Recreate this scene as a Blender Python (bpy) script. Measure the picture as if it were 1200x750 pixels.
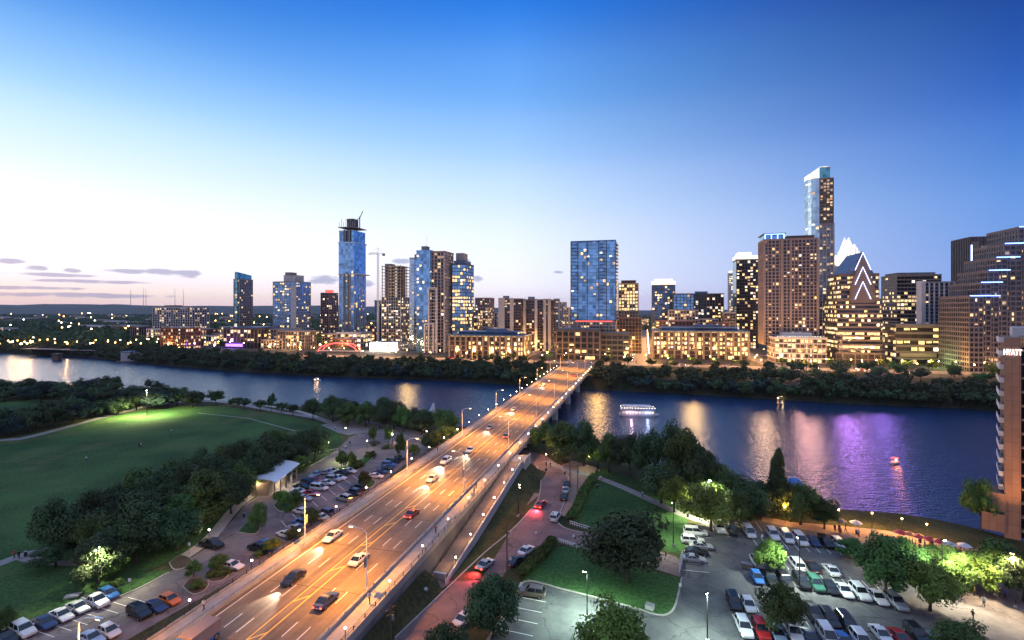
import bpy, math, random
from mathutils import Vector, Matrix
from mathutils.noise import noise as pnoise
R = math.radians
for o in list(bpy.data.objects): bpy.data.objects.remove(o)
SC = bpy.context.scene
COL = SC.collection
rnd = random.Random(11)

# ------------------------------------------------------------------ camera
F, HY, CAMZ = 600.0, 362.0, 50.0          # focal length, horizon row (photo pixels), camera height in metres
cd = bpy.data.cameras.new('camera'); cam = bpy.data.objects.new('camera', cd); COL.objects.link(cam)
cam.location = (0, 0, CAMZ); cam.rotation_euler = (R(90), 0, 0)
cd.sensor_width = 36; cd.lens = 18; cd.shift_y = -(375 - HY) / 1200; cd.clip_start = 0.5; cd.clip_end = 40000
SC.camera = cam

# ------------------------------------------------------------------ world: dusk sky, afterglow in the west (left)
def lin(c): return tuple(((v/255)/12.92 if v/255 <= .04045 else ((v/255+.055)/1.055)**2.4) for v in c[:3]) + (1,)
W = bpy.data.worlds.new('World'); SC.world = W; W.use_nodes = True
nt = W.node_tree; nt.nodes.clear(); L = nt.links
def N(t, **k):
    n = nt.nodes.new(t)
    for a, b in k.items(): setattr(n, a, b)
    return n
def M(op, a, b=None, clamp=False):
    n = N('ShaderNodeMath', operation=op, use_clamp=clamp)
    for i, v in enumerate((a, b)):
        if v is None: continue
        if isinstance(v, (int, float)): n.inputs[i].default_value = v
        else: L.new(v, n.inputs[i])
    return n.outputs[0]
tc = N('ShaderNodeTexCoord'); sp = N('ShaderNodeSeparateXYZ'); L.new(tc.outputs['Generated'], sp.inputs[0])
X, Y, Z = sp.outputs
hyp = M('SQRT', M('ADD', M('MULTIPLY', X, X), M('MULTIPLY', Y, Y)))
side = M('DIVIDE', X, M('MAXIMUM', hyp, 1e-4))
elev = M('DIVIDE', M('ADD', Z, 0.0), 1.0)
def ramp(stops):
    r = N('ShaderNodeValToRGB'); cr = r.color_ramp; cr.interpolation = 'CARDINAL'
    cr.elements[0].position = stops[0][0]; cr.elements[0].color = lin(stops[0][1])
    cr.elements[1].position = stops[-1][0]; cr.elements[1].color = lin(stops[-1][1])
    for p, c in stops[1:-1]:
        e = cr.elements.new(p); e.color = lin(c)
    L.new(elev, r.inputs[0]); return r.outputs[0]
west = ramp([(0, (238,205,205)), (.02, (250,226,212)), (.045, (248,236,240)), (.09, (252,251,255)), (.2, (224,238,250)), (.30, (168,208,244)), (.40, (92,152,224)), (.52, (48,108,198)), (.68, (120,160,225)), (1, (150,180,232))])
mid = ramp([(0, (236,220,230)), (.05, (238,238,250)), (.17, (212,228,250)), (.27, (168,202,244)), (.36, (120,172,234)), (.45, (80,144,226)), (.55, (40,112,210)), (.68, (120,160,225)), (1, (150,180,232))])
east = ramp([(0, (128,158,222)), (.08, (112,150,216)), (.18, (86,134,206)), (.28, (50,100,184)), (.40, (20,66,146)), (.52, (18,60,140)), (.68, (120,160,225)), (1, (150,180,232))])
def mixc(f, a, b, bt='MIX'):
    n = N('ShaderNodeMix', data_type='RGBA', blend_type=bt); n.clamp_factor = True
    if isinstance(f, (int, float)): n.inputs[0].default_value = f
    else: L.new(f, n.inputs[0])
    for i, v in ((6, a), (7, b)):
        if isinstance(v, tuple): n.inputs[i].default_value = v
        else: L.new(v, n.inputs[i])
    return n.outputs[2]
c1 = mixc(M('MULTIPLY', M('ADD', side, .70), 1/.70, True), west, mid)
c2 = mixc(M('MULTIPLY', side, 1/.70, True), c1, east)
# thin clouds low over the western horizon
azn = N('ShaderNodeMath', operation='ARCTAN2'); L.new(X, azn.inputs[0]); L.new(Y, azn.inputs[1]); AZ = azn.outputs[0]
cmb = N('ShaderNodeCombineXYZ'); L.new(M('MULTIPLY', AZ, 20), cmb.inputs[0]); L.new(M('MULTIPLY', Z, 60), cmb.inputs[1])
nz = N('ShaderNodeTexNoise'); nz.inputs['Scale'].default_value = 1.6; nz.inputs['Detail'].default_value = 6; L.new(cmb.outputs[0], nz.inputs['Vector'])
cmask = None
def azel(px, py):
    a = math.atan2(px-600, 600); return a, (HY-py)/math.hypot(px-600, 600, HY-py)
for px, py, wx, hy_ in ((200, 319, 52, 6), (222, 321, 22, 7), (150, 318, 34, 4), (40, 314, 22, 4.5), (14, 306, 24, 5), (85, 317, 14, 4), (60, 322, 75, 3.2), (110, 330, 95, 3.0), (380, 328, 26, 8), (420, 332, 22, 7), (470, 306, 16, 5), (545, 306, 9, 5),
                        (560, 327, 10, 5), (655, 319, 9, 2.2), (20, 337, 110, 3), (90, 346, 150, 4)):
    a0, e0 = azel(px, py); sa = abs(azel(px+wx, py)[0]-a0); se = abs(azel(px, py-hy_)[1]-e0)
    q = M('ADD', M('POWER', M('ABSOLUTE', M('MULTIPLY', M('SUBTRACT', AZ, a0), 1/sa)), 2), M('POWER', M('ABSOLUTE', M('MULTIPLY', M('SUBTRACT', Z, e0), 1/se)), 2))
    m = M('SUBTRACT', 1, q, True)
    cmask = m if cmask is None else M('MAXIMUM', cmask, m)
cm = M('MULTIPLY', M('SUBTRACT', M('ADD', M('MULTIPLY', cmask, .55), nz.outputs[0]), .70), 4.0, True)
cm = M('MULTIPLY', cm, M('MULTIPLY', cmask, 2.0, True))
c3 = mixc(M('MULTIPLY', cm, .7), c2, lin((138,146,186)))
# below the horizon and the part behind the camera
backf = M('MULTIPLY', M('SUBTRACT', .15, Y), 1.3, True)
c4 = mixc(M('MULTIPLY', backf, .85), c3, (.46,.46,.66,1))
sky = N('ShaderNodeTexSky', sky_type='NISHITA'); sky.sun_disc = False; sky.sun_elevation = R(1.0); sky.sun_rotation = R(-55); sky.altitude = 150
bg1 = N('ShaderNodeBackground'); L.new(c4, bg1.inputs[0]); bg1.inputs[1].default_value = .98
bg2 = N('ShaderNodeBackground'); L.new(sky.outputs[0], bg2.inputs[0]); bg2.inputs[1].default_value = .008
ad = N('ShaderNodeAddShader'); L.new(bg1.outputs[0], ad.inputs[0]); L.new(bg2.outputs[0], ad.inputs[1])
wo = N('ShaderNodeOutputWorld'); L.new(ad.outputs[0], wo.inputs[0])
# last warm light from just over the western horizon: very weak and very soft
sl = bpy.data.lights.new('sun', 'SUN'); sl.energy = .25; sl.angle = R(25); sl.color = (1, .78, .66)
sun = bpy.data.objects.new('sun', sl); COL.objects.link(sun)
sun.rotation_euler = Vector((math.sin(R(-55)), math.cos(R(-55)), math.tan(R(6)))).to_track_quat('Z', 'Y').to_euler()
SC.view_settings.view_transform = 'Standard'; SC.view_settings.look = 'None'; SC.view_settings.exposure = 0.32; SC.view_settings.gamma = 1
SC.render.engine = 'CYCLES'
cy = SC.cycles; cy.use_denoising = True; cy.max_bounces = 5; cy.diffuse_bounces = 2; cy.glossy_bounces = 3; cy.transmission_bounces = 2; cy.volume_bounces = 0
cy.sample_clamp_indirect = 2.5; cy.sample_clamp_direct = 0; cy.caustics_reflective = False; cy.caustics_refractive = False

# ------------------------------------------------------------------ materials
MATS = {}
def mat(name, col, rough=.7, metal=0, emit=None, es=0, var=.25, scale=1.0, bump=0, spec=None, rand=0, sampling=None, streak=None):
    if name in MATS: return MATS[name]
    m = bpy.data.materials.new(name); m.use_nodes = True; t = m.node_tree; b = t.nodes['Principled BSDF']
    b.inputs['Roughness'].default_value = rough; b.inputs['Metallic'].default_value = metal
    if spec is not None: b.inputs['Specular IOR Level'].default_value = spec
    co = t.nodes.new('ShaderNodeTexCoord')
    n = t.nodes.new('ShaderNodeTexNoise'); n.inputs['Scale'].default_value = scale; n.inputs['Detail'].default_value = 5
    if streak:
        mp = t.nodes.new('ShaderNodeMapping'); mp.inputs['Scale'].default_value = streak
        t.links.new(co.outputs['Object'], mp.inputs[0]); t.links.new(mp.outputs[0], n.inputs['Vector'])
    else: t.links.new(co.outputs['Object'], n.inputs['Vector'])
    hs = t.nodes.new('ShaderNodeHueSaturation'); hs.inputs['Color'].default_value = (*col[:3], 1)
    mr = t.nodes.new('ShaderNodeMapRange'); mr.inputs[1].default_value = .25; mr.inputs[2].default_value = .75
    mr.inputs[3].default_value = 1-var; mr.inputs[4].default_value = 1+var
    t.links.new(n.outputs[0], mr.inputs[0])
    v = mr.outputs[0]
    if rand:
        oi = t.nodes.new('ShaderNodeObjectInfo'); m2 = t.nodes.new('ShaderNodeMath'); m2.operation = 'MULTIPLY_ADD'
        m2.inputs[1].default_value = rand*2; m2.inputs[2].default_value = 1-rand
        t.links.new(oi.outputs['Random'], m2.inputs[0]); m3 = t.nodes.new('ShaderNodeMath'); m3.operation = 'MULTIPLY'
        t.links.new(m2.outputs[0], m3.inputs[0]); t.links.new(v, m3.inputs[1]); v = m3.outputs[0]
        m4 = t.nodes.new('ShaderNodeMath'); m4.operation = 'MULTIPLY_ADD'; m4.inputs[1].default_value = .07; m4.inputs[2].default_value = .455
        t.links.new(oi.outputs['Random'], m4.inputs[0]); t.links.new(m4.outputs[0], hs.inputs['Hue'])
    t.links.new(v, hs.inputs['Value']); t.links.new(hs.outputs[0], b.inputs['Base Color'])
    if bump:
        bp = t.nodes.new('ShaderNodeBump'); bp.inputs['Strength'].default_value = bump; t.links.new(n.outputs[0], bp.inputs['Height']); t.links.new(bp.outputs[0], b.inputs['Normal'])
    if emit:
        b.inputs['Emission Color'].default_value = (*emit, 1); b.inputs['Emission Strength'].default_value = es
        m.cycles.emission_sampling = sampling or 'NONE'
        if name.startswith('lit_') and name != 'lit_purple' or name == 'crown_lit':
            ge = t.nodes.new('ShaderNodeNewGeometry'); n9 = t.nodes.new('ShaderNodeTexNoise'); n9.inputs['Scale'].default_value = .42; n9.inputs['Detail'].default_value = 3
            t.links.new(ge.outputs['Position'], n9.inputs['Vector']); r9 = t.nodes.new('ShaderNodeMapRange'); r9.inputs[1].default_value = .36; r9.inputs[2].default_value = .64
            r9.inputs[3].default_value = es*(.22 if name != 'crown_lit' else .5); r9.inputs[4].default_value = es*1.25; t.links.new(n9.outputs[0], r9.inputs[0]); t.links.new(r9.outputs[0], b.inputs['Emission Strength'])
    MATS[name] = m; return m
def glassmat(name, col, metal=.75, rough=.12, cell=(3.4, 3.4, 3.6), var=.45):
    """curtain-wall glass: every pane a slightly different tint and tilt"""
    m = bpy.data.materials.new(name); m.use_nodes = True; t = m.node_tree; b = t.nodes['Principled BSDF']
    co = t.nodes.new('ShaderNodeTexCoord'); ad_ = t.nodes.new('ShaderNodeVectorMath'); ad_.operation = 'ADD'; ad_.inputs[1].default_value = (.37, .41, .2)
    sn = t.nodes.new('ShaderNodeVectorMath'); sn.operation = 'SNAP'; sn.inputs[1].default_value = cell
    wn = t.nodes.new('ShaderNodeTexWhiteNoise')
    t.links.new(co.outputs['Object'], ad_.inputs[0]); t.links.new(ad_.outputs[0], sn.inputs[0]); t.links.new(sn.outputs[0], wn.inputs[0])
    hs = t.nodes.new('ShaderNodeHueSaturation'); hs.inputs['Color'].default_value = (*col, 1)
    mr = t.nodes.new('ShaderNodeMapRange'); mr.inputs[3].default_value = 1-var; mr.inputs[4].default_value = 1+var
    t.links.new(wn.outputs[0], mr.inputs[0]); t.links.new(mr.outputs[0], hs.inputs['Value']); t.links.new(hs.outputs[0], b.inputs['Base Color'])
    n = t.nodes.new('ShaderNodeTexNoise'); n.inputs['Scale'].default_value = .25; t.links.new(co.outputs['Object'], n.inputs['Vector'])
    bp = t.nodes.new('ShaderNodeBump'); bp.inputs['Strength'].default_value = .25; bp.inputs['Distance'].default_value = .3
    t.links.new(n.outputs[0], bp.inputs['Height']); t.links.new(bp.outputs[0], b.inputs['Normal'])
    b.inputs['Metallic'].default_value = metal; b.inputs['Roughness'].default_value = rough
    MATS[name] = m; return m

mat('asphalt', (.10, .098, .10), .9, var=.35, scale=.35, bump=.1)
mat('asphalt_pale', (.17, .145, .15), .9, var=.25, scale=.15, bump=.1)
mat('deck_asphalt', (.15, .125, .11), .8, var=.22, scale=.25, streak=(1.2, .06, 1))
mat('concrete', (.34, .31, .28), .85, var=.2, scale=.5)
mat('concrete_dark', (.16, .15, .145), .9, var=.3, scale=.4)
mat('brown_path', (.26, .17, .13), .9, var=.2, scale=.6)
mat('paving', (.24, .22, .22), .9, var=.2, scale=.4)
mat('paint_white', (.75, .74, .7), .7, var=.15, scale=2)
mat('paint_yellow', (.72, .45, .08), .7, var=.15, scale=2)
mat('soil', (.06, .045, .03), .95, var=.4, scale=.5)
mat('bed', (.03, .035, .03), .95)
mat('steel', (.30, .29, .28), .5, .6, var=.15)
mat('dark_steel', (.035, .035, .04), .5, .4)
mat('wood_pole', (.10, .07, .05), .9)
mat('bark', (.055, .042, .03), .95, var=.4, scale=4)
mat('white_metal', (.7, .7, .72), .4, var=.08)
mat('lamp_orange', (1, .6, .3), emit=(1, .52, .16), es=45)
mat('lamp_white', (1, .9, .7), emit=(1, .86, .62), es=30)
mat('lamp_city', (1, .6, .3), emit=(1, .50, .13), es=30)
mat('lamp_citywhite', (1, .9, .7), emit=(1, .9, .72), es=18)
mat('lamp_green', (.8, 1, .7), emit=(.80, 1, .60), es=60)
mat('lamp_red', (1, .1, .1), emit=(1, .05, .03), es=14)
mat('lit_warm', (.8, .6, .4), emit=(1, .66, .30), es=1.0)
mat('lit_yellow', (.8, .7, .4), emit=(1, .70, .27), es=1.35)
mat('lit_white', (.9, .9, .8), emit=(1, .86, .66), es=1.35)
mat('lit_orange', (.8, .5, .3), emit=(1, .50, .17), es=1.0)
mat('lit_dim', (.6, .45, .3), emit=(1, .62, .34), es=.45)
mat('lit_purple', (.4, .2, .9), emit=(.30, .13, 1), es=2.6)
mat('neon_blue', (.4, .5, 1), emit=(.16, .30, 1), es=5)
mat('neon_white', (.8, .85, 1), emit=(.42, .52, 1), es=5)
mat('crown_lit', (.9, .88, .8), emit=(1, .90, .74), es=.85)
mat('red_lit', (.8, .1, .1), emit=(1, .10, .08), es=1.6)
mat('tan', (.25, .19, .15), .85, scale=.2, var=.15)
mat('tan_pink', (.28, .21, .19), .85, scale=.2, var=.15)
mat('granite', (.17, .12, .10), .6, scale=.2, var=.15)
mat('stone_dark', (.15, .125, .13), .8, scale=.2)
mat('brown', (.12, .075, .06), .8, scale=.2)
mat('grey', (.25, .25, .26), .8, scale=.2)
mat('grey_pale', (.42, .41, .42), .8, scale=.2, var=.15)
mat('white', (.55, .54, .56), .7, scale=.2, var=.1)
mat('dark', (.04, .042, .05), .6, scale=.2)
mat('limestone', (.33, .26, .19), .85, scale=.2, var=.15)
mat('roof_blue', (.10, .15, .25), .45, .4, scale=.1)
mat('roof_grey', (.17, .18, .20), .8, scale=.1)
mat('brick_red', (.22, .08, .05), .9, scale=.2)
mat('hill', (.035, .05, .045), 1, scale=.004, var=.5)
glassmat('glass_blue', (.17, .36, .62)); glassmat('glass_deep', (.05, .13, .26)); glassmat('glass_pale', (.34, .48, .62), var=.25)
glassmat('glass_dark', (.035, .04, .055), .6); glassmat('glass_warm', (.09, .07, .06), .5); glassmat('glass_grey', (.13, .15, .18))
glassmat('glass_teal', (.10, .30, .36))

def facet_leaf(name, col, var=.6, rand=.34, glow=.25):
    m = mat(name, col, .75, var=var, scale=.9, rand=rand, spec=.2)
    return m
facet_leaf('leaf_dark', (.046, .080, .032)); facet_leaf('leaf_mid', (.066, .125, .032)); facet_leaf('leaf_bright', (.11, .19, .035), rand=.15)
facet_leaf('leaf_blue', (.030, .055, .045))

def lawnmat(name, a, b_, sc=.05):
    m = bpy.data.materials.new(name); m.use_nodes = True; t = m.node_tree; b = t.nodes['Principled BSDF']; b.inputs['Roughness'].default_value = .95
    b.inputs['Specular IOR Level'].default_value = .1
    co = t.nodes.new('ShaderNodeTexCoord'); n1 = t.nodes.new('ShaderNodeTexNoise'); n1.inputs['Scale'].default_value = sc; n1.inputs['Detail'].default_value = 8
    n2 = t.nodes.new('ShaderNodeTexNoise'); n2.inputs['Scale'].default_value = 1.5; n2.inputs['Detail'].default_value = 6
    for n in (n1, n2): t.links.new(co.outputs['Object'], n.inputs['Vector'])
    s = t.nodes.new('ShaderNodeMath'); s.operation = 'ADD'; t.links.new(n1.outputs[0], s.inputs[0]); t.links.new(n2.outputs[0], s.inputs[1])
    r = t.nodes.new('ShaderNodeValToRGB'); r.color_ramp.elements[0].position = .42; r.color_ramp.elements[1].position = .58
    h = t.nodes.new('ShaderNodeMath'); h.operation = 'MULTIPLY'; h.inputs[1].default_value = .5; t.links.new(s.outputs[0], h.inputs[0])
    r.color_ramp.elements[0].color = (*a, 1); r.color_ramp.elements[1].color = (*b_, 1); t.links.new(h.outputs[0], r.inputs[0]); t.links.new(r.outputs[0], b.inputs['Base Color'])
    bp = t.nodes.new('ShaderNodeBump'); bp.inputs['Strength'].default_value = .4; t.links.new(n2.outputs[0], bp.inputs['Height']); t.links.new(bp.outputs[0], b.inputs['Normal'])
    if name == 'lawn':      # worn, dry patches
        n3 = t.nodes.new('ShaderNodeTexNoise'); n3.inputs['Scale'].default_value = .035; n3.inputs['Detail'].default_value = 9; n3.inputs['Roughness'].default_value = .7; t.links.new(co.outputs['Object'], n3.inputs['Vector'])
        mr = t.nodes.new('ShaderNodeMapRange'); mr.inputs[1].default_value = .54; mr.inputs[2].default_value = .66; mr.inputs[4].default_value = .8; t.links.new(n3.outputs[0], mr.inputs[0])
        mx = t.nodes.new('ShaderNodeMix'); mx.data_type = 'RGBA'; mx.inputs[7].default_value = (.11, .11, .045, 1); t.links.new(mr.outputs[0], mx.inputs[0]); t.links.new(r.outputs[0], mx.inputs[6]); t.links.new(mx.outputs[2], b.inputs['Base Color'])
    MATS[name] = m
lawnmat('lawn', (.024, .062, .020), (.060, .125, .038)); lawnmat('rough_grass', (.032, .038, .018), (.075, .07, .03), .12)
lawnmat('city_ground', (.05, .045, .04), (.10, .085, .07), .02); lawnmat('bank', (.02, .03, .015), (.05, .05, .03), .1)

def watermat():
    m = bpy.data.materials.new('water'); m.use_nodes = True; t = m.node_tree; b = t.nodes['Principled BSDF']
    b.inputs['Base Color'].default_value = (.007, .030, .088, 1); b.inputs['Roughness'].default_value = .16; b.inputs['IOR'].default_value = 1.75
    co = t.nodes.new('ShaderNodeTexCoord')
    hs = []
    for sc_, st, rot in ((.5, (.4, 1.5, 1), .12), (1.3, (.45, 1.4, 1), -.1), (.04, (1, 1, 1), 0)):
        mp = t.nodes.new('ShaderNodeMapping'); mp.inputs['Scale'].default_value = st; mp.inputs['Rotation'].default_value = (0, 0, rot)
        n = t.nodes.new('ShaderNodeTexNoise'); n.inputs['Scale'].default_value = sc_; n.inputs['Detail'].default_value = 4
        t.links.new(co.outputs['Object'], mp.inputs[0]); t.links.new(mp.outputs[0], n.inputs['Vector']); hs.append(n.outputs[0])
    a = t.nodes.new('ShaderNodeMath'); a.operation = 'MULTIPLY_ADD'; a.inputs[1].default_value = .45
    t.links.new(hs[1], a.inputs[0]); t.links.new(hs[0], a.inputs[2])
    bp = t.nodes.new('ShaderNodeBump'); bp.inputs['Strength'].default_value = .8; bp.inputs['Distance'].default_value = .4
    t.links.new(a.outputs[0], bp.inputs['Height']); t.links.new(bp.outputs[0], b.inputs['Normal'])
    mr = t.nodes.new('ShaderNodeMapRange'); mr.inputs[1].default_value = .35; mr.inputs[2].default_value = .65; mr.inputs[3].default_value = .19; mr.inputs[4].default_value = .21
    t.links.new(hs[2], mr.inputs[0]); t.links.new(mr.outputs[0], b.inputs['Roughness'])
    MATS['water'] = m
watermat()

# ------------------------------------------------------------------ geometry helpers
def G(px, py, z=0.0):
    d = F*(CAMZ-z)/(py-HY); return ((px-600)/F*d, d)
def proj(x, y, z): return 600+F*x/y, HY+F*(CAMZ-z)/y
TH = math.atan2(157, 600); S_, C_ = math.sin(TH), math.cos(TH)     # street grid turned 14.7 degrees
def BV(t, u): return (t*C_+u*S_, -t*S_+u*C_)
def toTU(x, y): return (x*C_-y*S_, x*S_+y*C_)
class MB:
    def __init__(s): s.v = []; s.f = []; s.m = []; s.mats = []
    def mi(s, m):
        if m not in s.mats: s.mats.append(m)
        return s.mats.index(m)
    def add(s, vs, fs, m):
        o = len(s.v); s.v += [tuple(p) for p in vs]; k = s.mi(m)
        for f in fs: s.f.append(tuple(o+i for i in f)); s.m.append(k)
    def box(s, c, d, m, rz=0, tilt=None):
        x, y, z = d[0]/2, d[1]/2, d[2]/2; ca, sa = math.cos(rz), math.sin(rz)
        vs = []
        for a in (-x, x):
            for b in (-y, y):
                for e in (-z, z):
                    p = Vector((a, b, e))
                    if tilt: p = tilt @ p
                    vs.append((c[0]+p.x*ca-p.y*sa, c[1]+p.x*sa+p.y*ca, c[2]+p.z))
        s.add(vs, [(0,1,3,2), (4,6,7,5), (0,4,5,1), (2,3,7,6), (0,2,6,4), (1,5,7,3)], m)
    def prism(s, poly, z0, z1, m, mtop=None, bottom=True):
        n = len(poly); a0 = z0 if callable(z0) else (lambda i: z0); a1 = z1 if callable(z1) else (lambda i: z1)
        vs = [(p[0], p[1], a0(i)) for i, p in enumerate(poly)]+[(p[0], p[1], a1(i)) for i, p in enumerate(poly)]
        s.add(vs, [(i, (i+1) % n, n+(i+1) % n, n+i) for i in range(n)]+([tuple(range(n-1, -1, -1))] if bottom else []), m)
        s.add(vs[n:], [tuple(range(n))], mtop or m)
    def tube(s, pts, r, m, n=6, caps=True):
        pts = [Vector(p) for p in pts]; vs = []; rr = r if isinstance(r, (list, tuple)) else [r]*len(pts)
        for i, p in enumerate(pts):
            d = (pts[min(i+1, len(pts)-1)]-pts[max(i-1, 0)]).normalized()
            a = d.cross(Vector((0, 0, 1)));
            if a.length < 1e-3: a = Vector((1, 0, 0))
            a.normalize(); b = d.cross(a)
            for k in range(n):
                t = 2*math.pi*k/n; vs.append(p+(a*math.cos(t)+b*math.sin(t))*rr[i])
        fs = [(i*n+k, i*n+(k+1) % n, (i+1)*n+(k+1) % n, (i+1)*n+k) for i in range(len(pts)-1) for k in range(n)]
        if caps: fs += [tuple(range(n-1, -1, -1)), tuple((len(pts)-1)*n+k for k in range(n))]
        s.add(vs, fs, m)
    def ball(s, c, r, m, n=8, rings=5, sq=1):
        vs = [(c[0], c[1], c[2]-r*sq)]
        for i in range(1, rings):
            a = math.pi*i/rings-math.pi/2
            for k in range(n): t = 2*math.pi*k/n; vs.append((c[0]+r*math.cos(a)*math.cos(t), c[1]+r*math.cos(a)*math.sin(t), c[2]+r*sq*math.sin(a)))
        vs.append((c[0], c[1], c[2]+r*sq)); e = len(vs)-1
        fs = [(0, 1+(k+1) % n, 1+k) for k in range(n)]+[(e, e-n+k, e-n+(k+1) % n) for k in range(n)]
        for i in range(rings-2):
            for k in range(n): fs.append((1+i*n+k, 1+i*n+(k+1) % n, 1+(i+1)*n+(k+1) % n, 1+(i+1)*n+k))
        s.add(vs, fs, m)
    def loft(s, rings, m, caps=True):
        n = len(rings[0]); vs = [p for r in rings for p in r]
        fs = [(i*n+k, i*n+(k+1) % n, (i+1)*n+(k+1) % n, (i+1)*n+k) for i in range(len(rings)-1) for k in range(n)]
        if caps: fs += [tuple(range(n-1, -1, -1)), tuple((len(rings)-1)*n+k for k in range(n))]
        s.add(vs, fs, m)
    def mesh(s, name, smooth=False):
        me = bpy.data.meshes.new(name); me.from_pydata(s.v, [], s.f)
        for m in s.mats: me.materials.append(MATS[m])
        if len(s.mats) > 1: me.polygons.foreach_set('material_index', s.m)
        if smooth: me.polygons.foreach_set('use_smooth', [True]*len(s.f))
        me.update(); return me
    def build(s, name, parent=None, smooth=False, loc=None, rz=0, **tags):
        return place(s.mesh(name, smooth), name, parent, loc, rz, **tags)
def place(me, name, parent=None, loc=None, rz=0, scale=None, **tags):
    o = bpy.data.objects.new(name, me); COL.objects.link(o)
    if parent: o.parent = parent
    if loc: o.location = loc
    if rz: o.rotation_euler.z = rz
    if scale: o.scale = scale
    for k, v in tags.items():
        if v is not None: o[k] = v
    return o
def thing(name, label, category, loc=(0, 0, 0), rz=0, group=None):
    return place(None, name, None, loc, rz, label=label, category=category, group=group)
def copy_tree(o, parent=None):
    c = o.copy(); COL.objects.link(c); c.parent = parent
    for ch in KIDS.get(o.name, ()): copy_tree(ch, c)
    return c
KIDS = {}
def register(root):
    for o in list(COL.objects):
        if o.parent: KIDS.setdefault(o.parent.name, [])
    KIDS[root.name] = [o for o in COL.objects if o.parent == root]
    for k in KIDS[root.name]: KIDS[k.name] = [o for o in COL.objects if o.parent == k]
def struct(mb, name, **k): return mb.build(name, kind='structure', **k)
def sheet(name, pts, z, m, thick=.25, kind='structure', pix=True, **k):
    P = [G(px, py, z) for px, py in pts] if pix else pts
    a = sum(P[i][0]*P[(i+1) % len(P)][1]-P[(i+1) % len(P)][0]*P[i][1] for i in range(len(P)))
    if a < 0: P = P[::-1]
    mb = MB(); mb.prism(P, z-thick, z, m, bottom=False); return mb.build(name, kind=kind, **k)
def spot(parent, loc, energy, color, size=150, blend=.6, rot=(0, 0, 0), r=.25):
    l = bpy.data.lights.new('lamp_light', 'SPOT'); l.energy = energy; l.color = color; l.spot_size = R(size); l.spot_blend = blend; l.shadow_soft_size = r
    o = bpy.data.objects.new('lamp_light', l); COL.objects.link(o); o.parent = parent; o.location = loc; o.rotation_euler = rot; return o
def point(parent, loc, energy, color, r=.3):
    l = bpy.data.lights.new('lamp_light', 'POINT'); l.energy = energy; l.color = color; l.shadow_soft_size = r
    o = bpy.data.objects.new('lamp_light', l); COL.objects.link(o); o.parent = parent; o.location = loc; return o
def inpoly(x, y, P):
    c = False; j = len(P)-1
    for i in range(len(P)):
        if (P[i][1] > y) != (P[j][1] > y) and x < (P[j][0]-P[i][0])*(y-P[i][1])/(P[j][1]-P[i][1])+P[i][0]: c = not c
        j = i
    return c
def along(P, step, off=0):
    """points every step metres along a polyline, with heading"""
    out = []; nxt = off; acc = 0
    for a, b in zip(P, P[1:]):
        d = math.hypot(b[0]-a[0], b[1]-a[1])
        while nxt <= acc+d:
            t = (nxt-acc)/d; out.append((a[0]+(b[0]-a[0])*t, a[1]+(b[1]-a[1])*t, math.atan2(b[1]-a[1], b[0]-a[0]))); nxt += step
        acc += d
    return out
def stroke(mb, P, z, w, h, m):
    """a low strip (kerb, line) of width w along a polyline, mitred"""
    n = len(P); Ls = []; Rs = []
    for i, p in enumerate(P):
        a = Vector(P[max(i-1, 0)][:2]); b = Vector(P[min(i+1, n-1)][:2]); d = (b-a).normalized(); nn = Vector((-d.y, d.x))*w/2
        Ls.append((p[0]+nn.x, p[1]+nn.y)); Rs.append((p[0]-nn.x, p[1]-nn.y))
    for i in range(n-1):
        zz = (lambda k: z) if not callable(z) else z
        q = [Rs[i], Rs[i+1], Ls[i+1], Ls[i]]; zs = [zz(i), zz(i+1), zz(i+1), zz(i)]
        mb.prism(q, lambda k, zs=zs: zs[k], lambda k, zs=zs: zs[k]+h, m, bottom=False)
def smooth_pts(P, n=4):
    out = []
    for i in range(len(P)-1):
        p0, p1, p2, p3 = P[max(i-1, 0)], P[i], P[i+1], P[min(i+2, len(P)-1)]
        for k in range(n):
            t = k/n; out.append(tuple(.5*(2*p1[j]+(p2[j]-p0[j])*t+(2*p0[j]-5*p1[j]+4*p2[j]-p3[j])*t*t+(3*p1[j]-p0[j]-3*p2[j]+p3[j])*t**3) for j in (0, 1)))
    out.append(tuple(P[-1][:2])); return out
ORD = ['first', 'second', 'third', 'fourth', 'fifth', 'sixth', 'seventh', 'eighth', 'ninth', 'tenth', 'eleventh', 'twelfth', 'thirteenth', 'fourteenth', 'fifteenth', 'sixteenth']
def ordw(n):
    t = ['', '', 'twenty', 'thirty', 'forty', 'fifty', 'sixty', 'seventy', 'eighty', 'ninety']
    f = ORD+['seventeenth', 'eighteenth', 'nineteenth']; tt = ['', '', 'twentieth', 'thirtieth', 'fortieth', 'fiftieth', 'sixtieth', 'seventieth', 'eightieth', 'ninetieth']
    if n <= 19: return f[n-1]
    if n < 100: return tt[n//10] if n % 10 == 0 else t[n//10]+'-'+f[n % 10-1]
    h = 'one hundred' if n < 200 else 'two hundred'; m = n % 100
    return h+'th' if m == 0 else h+' and '+ordw(m)
LABELQ = []

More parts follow.
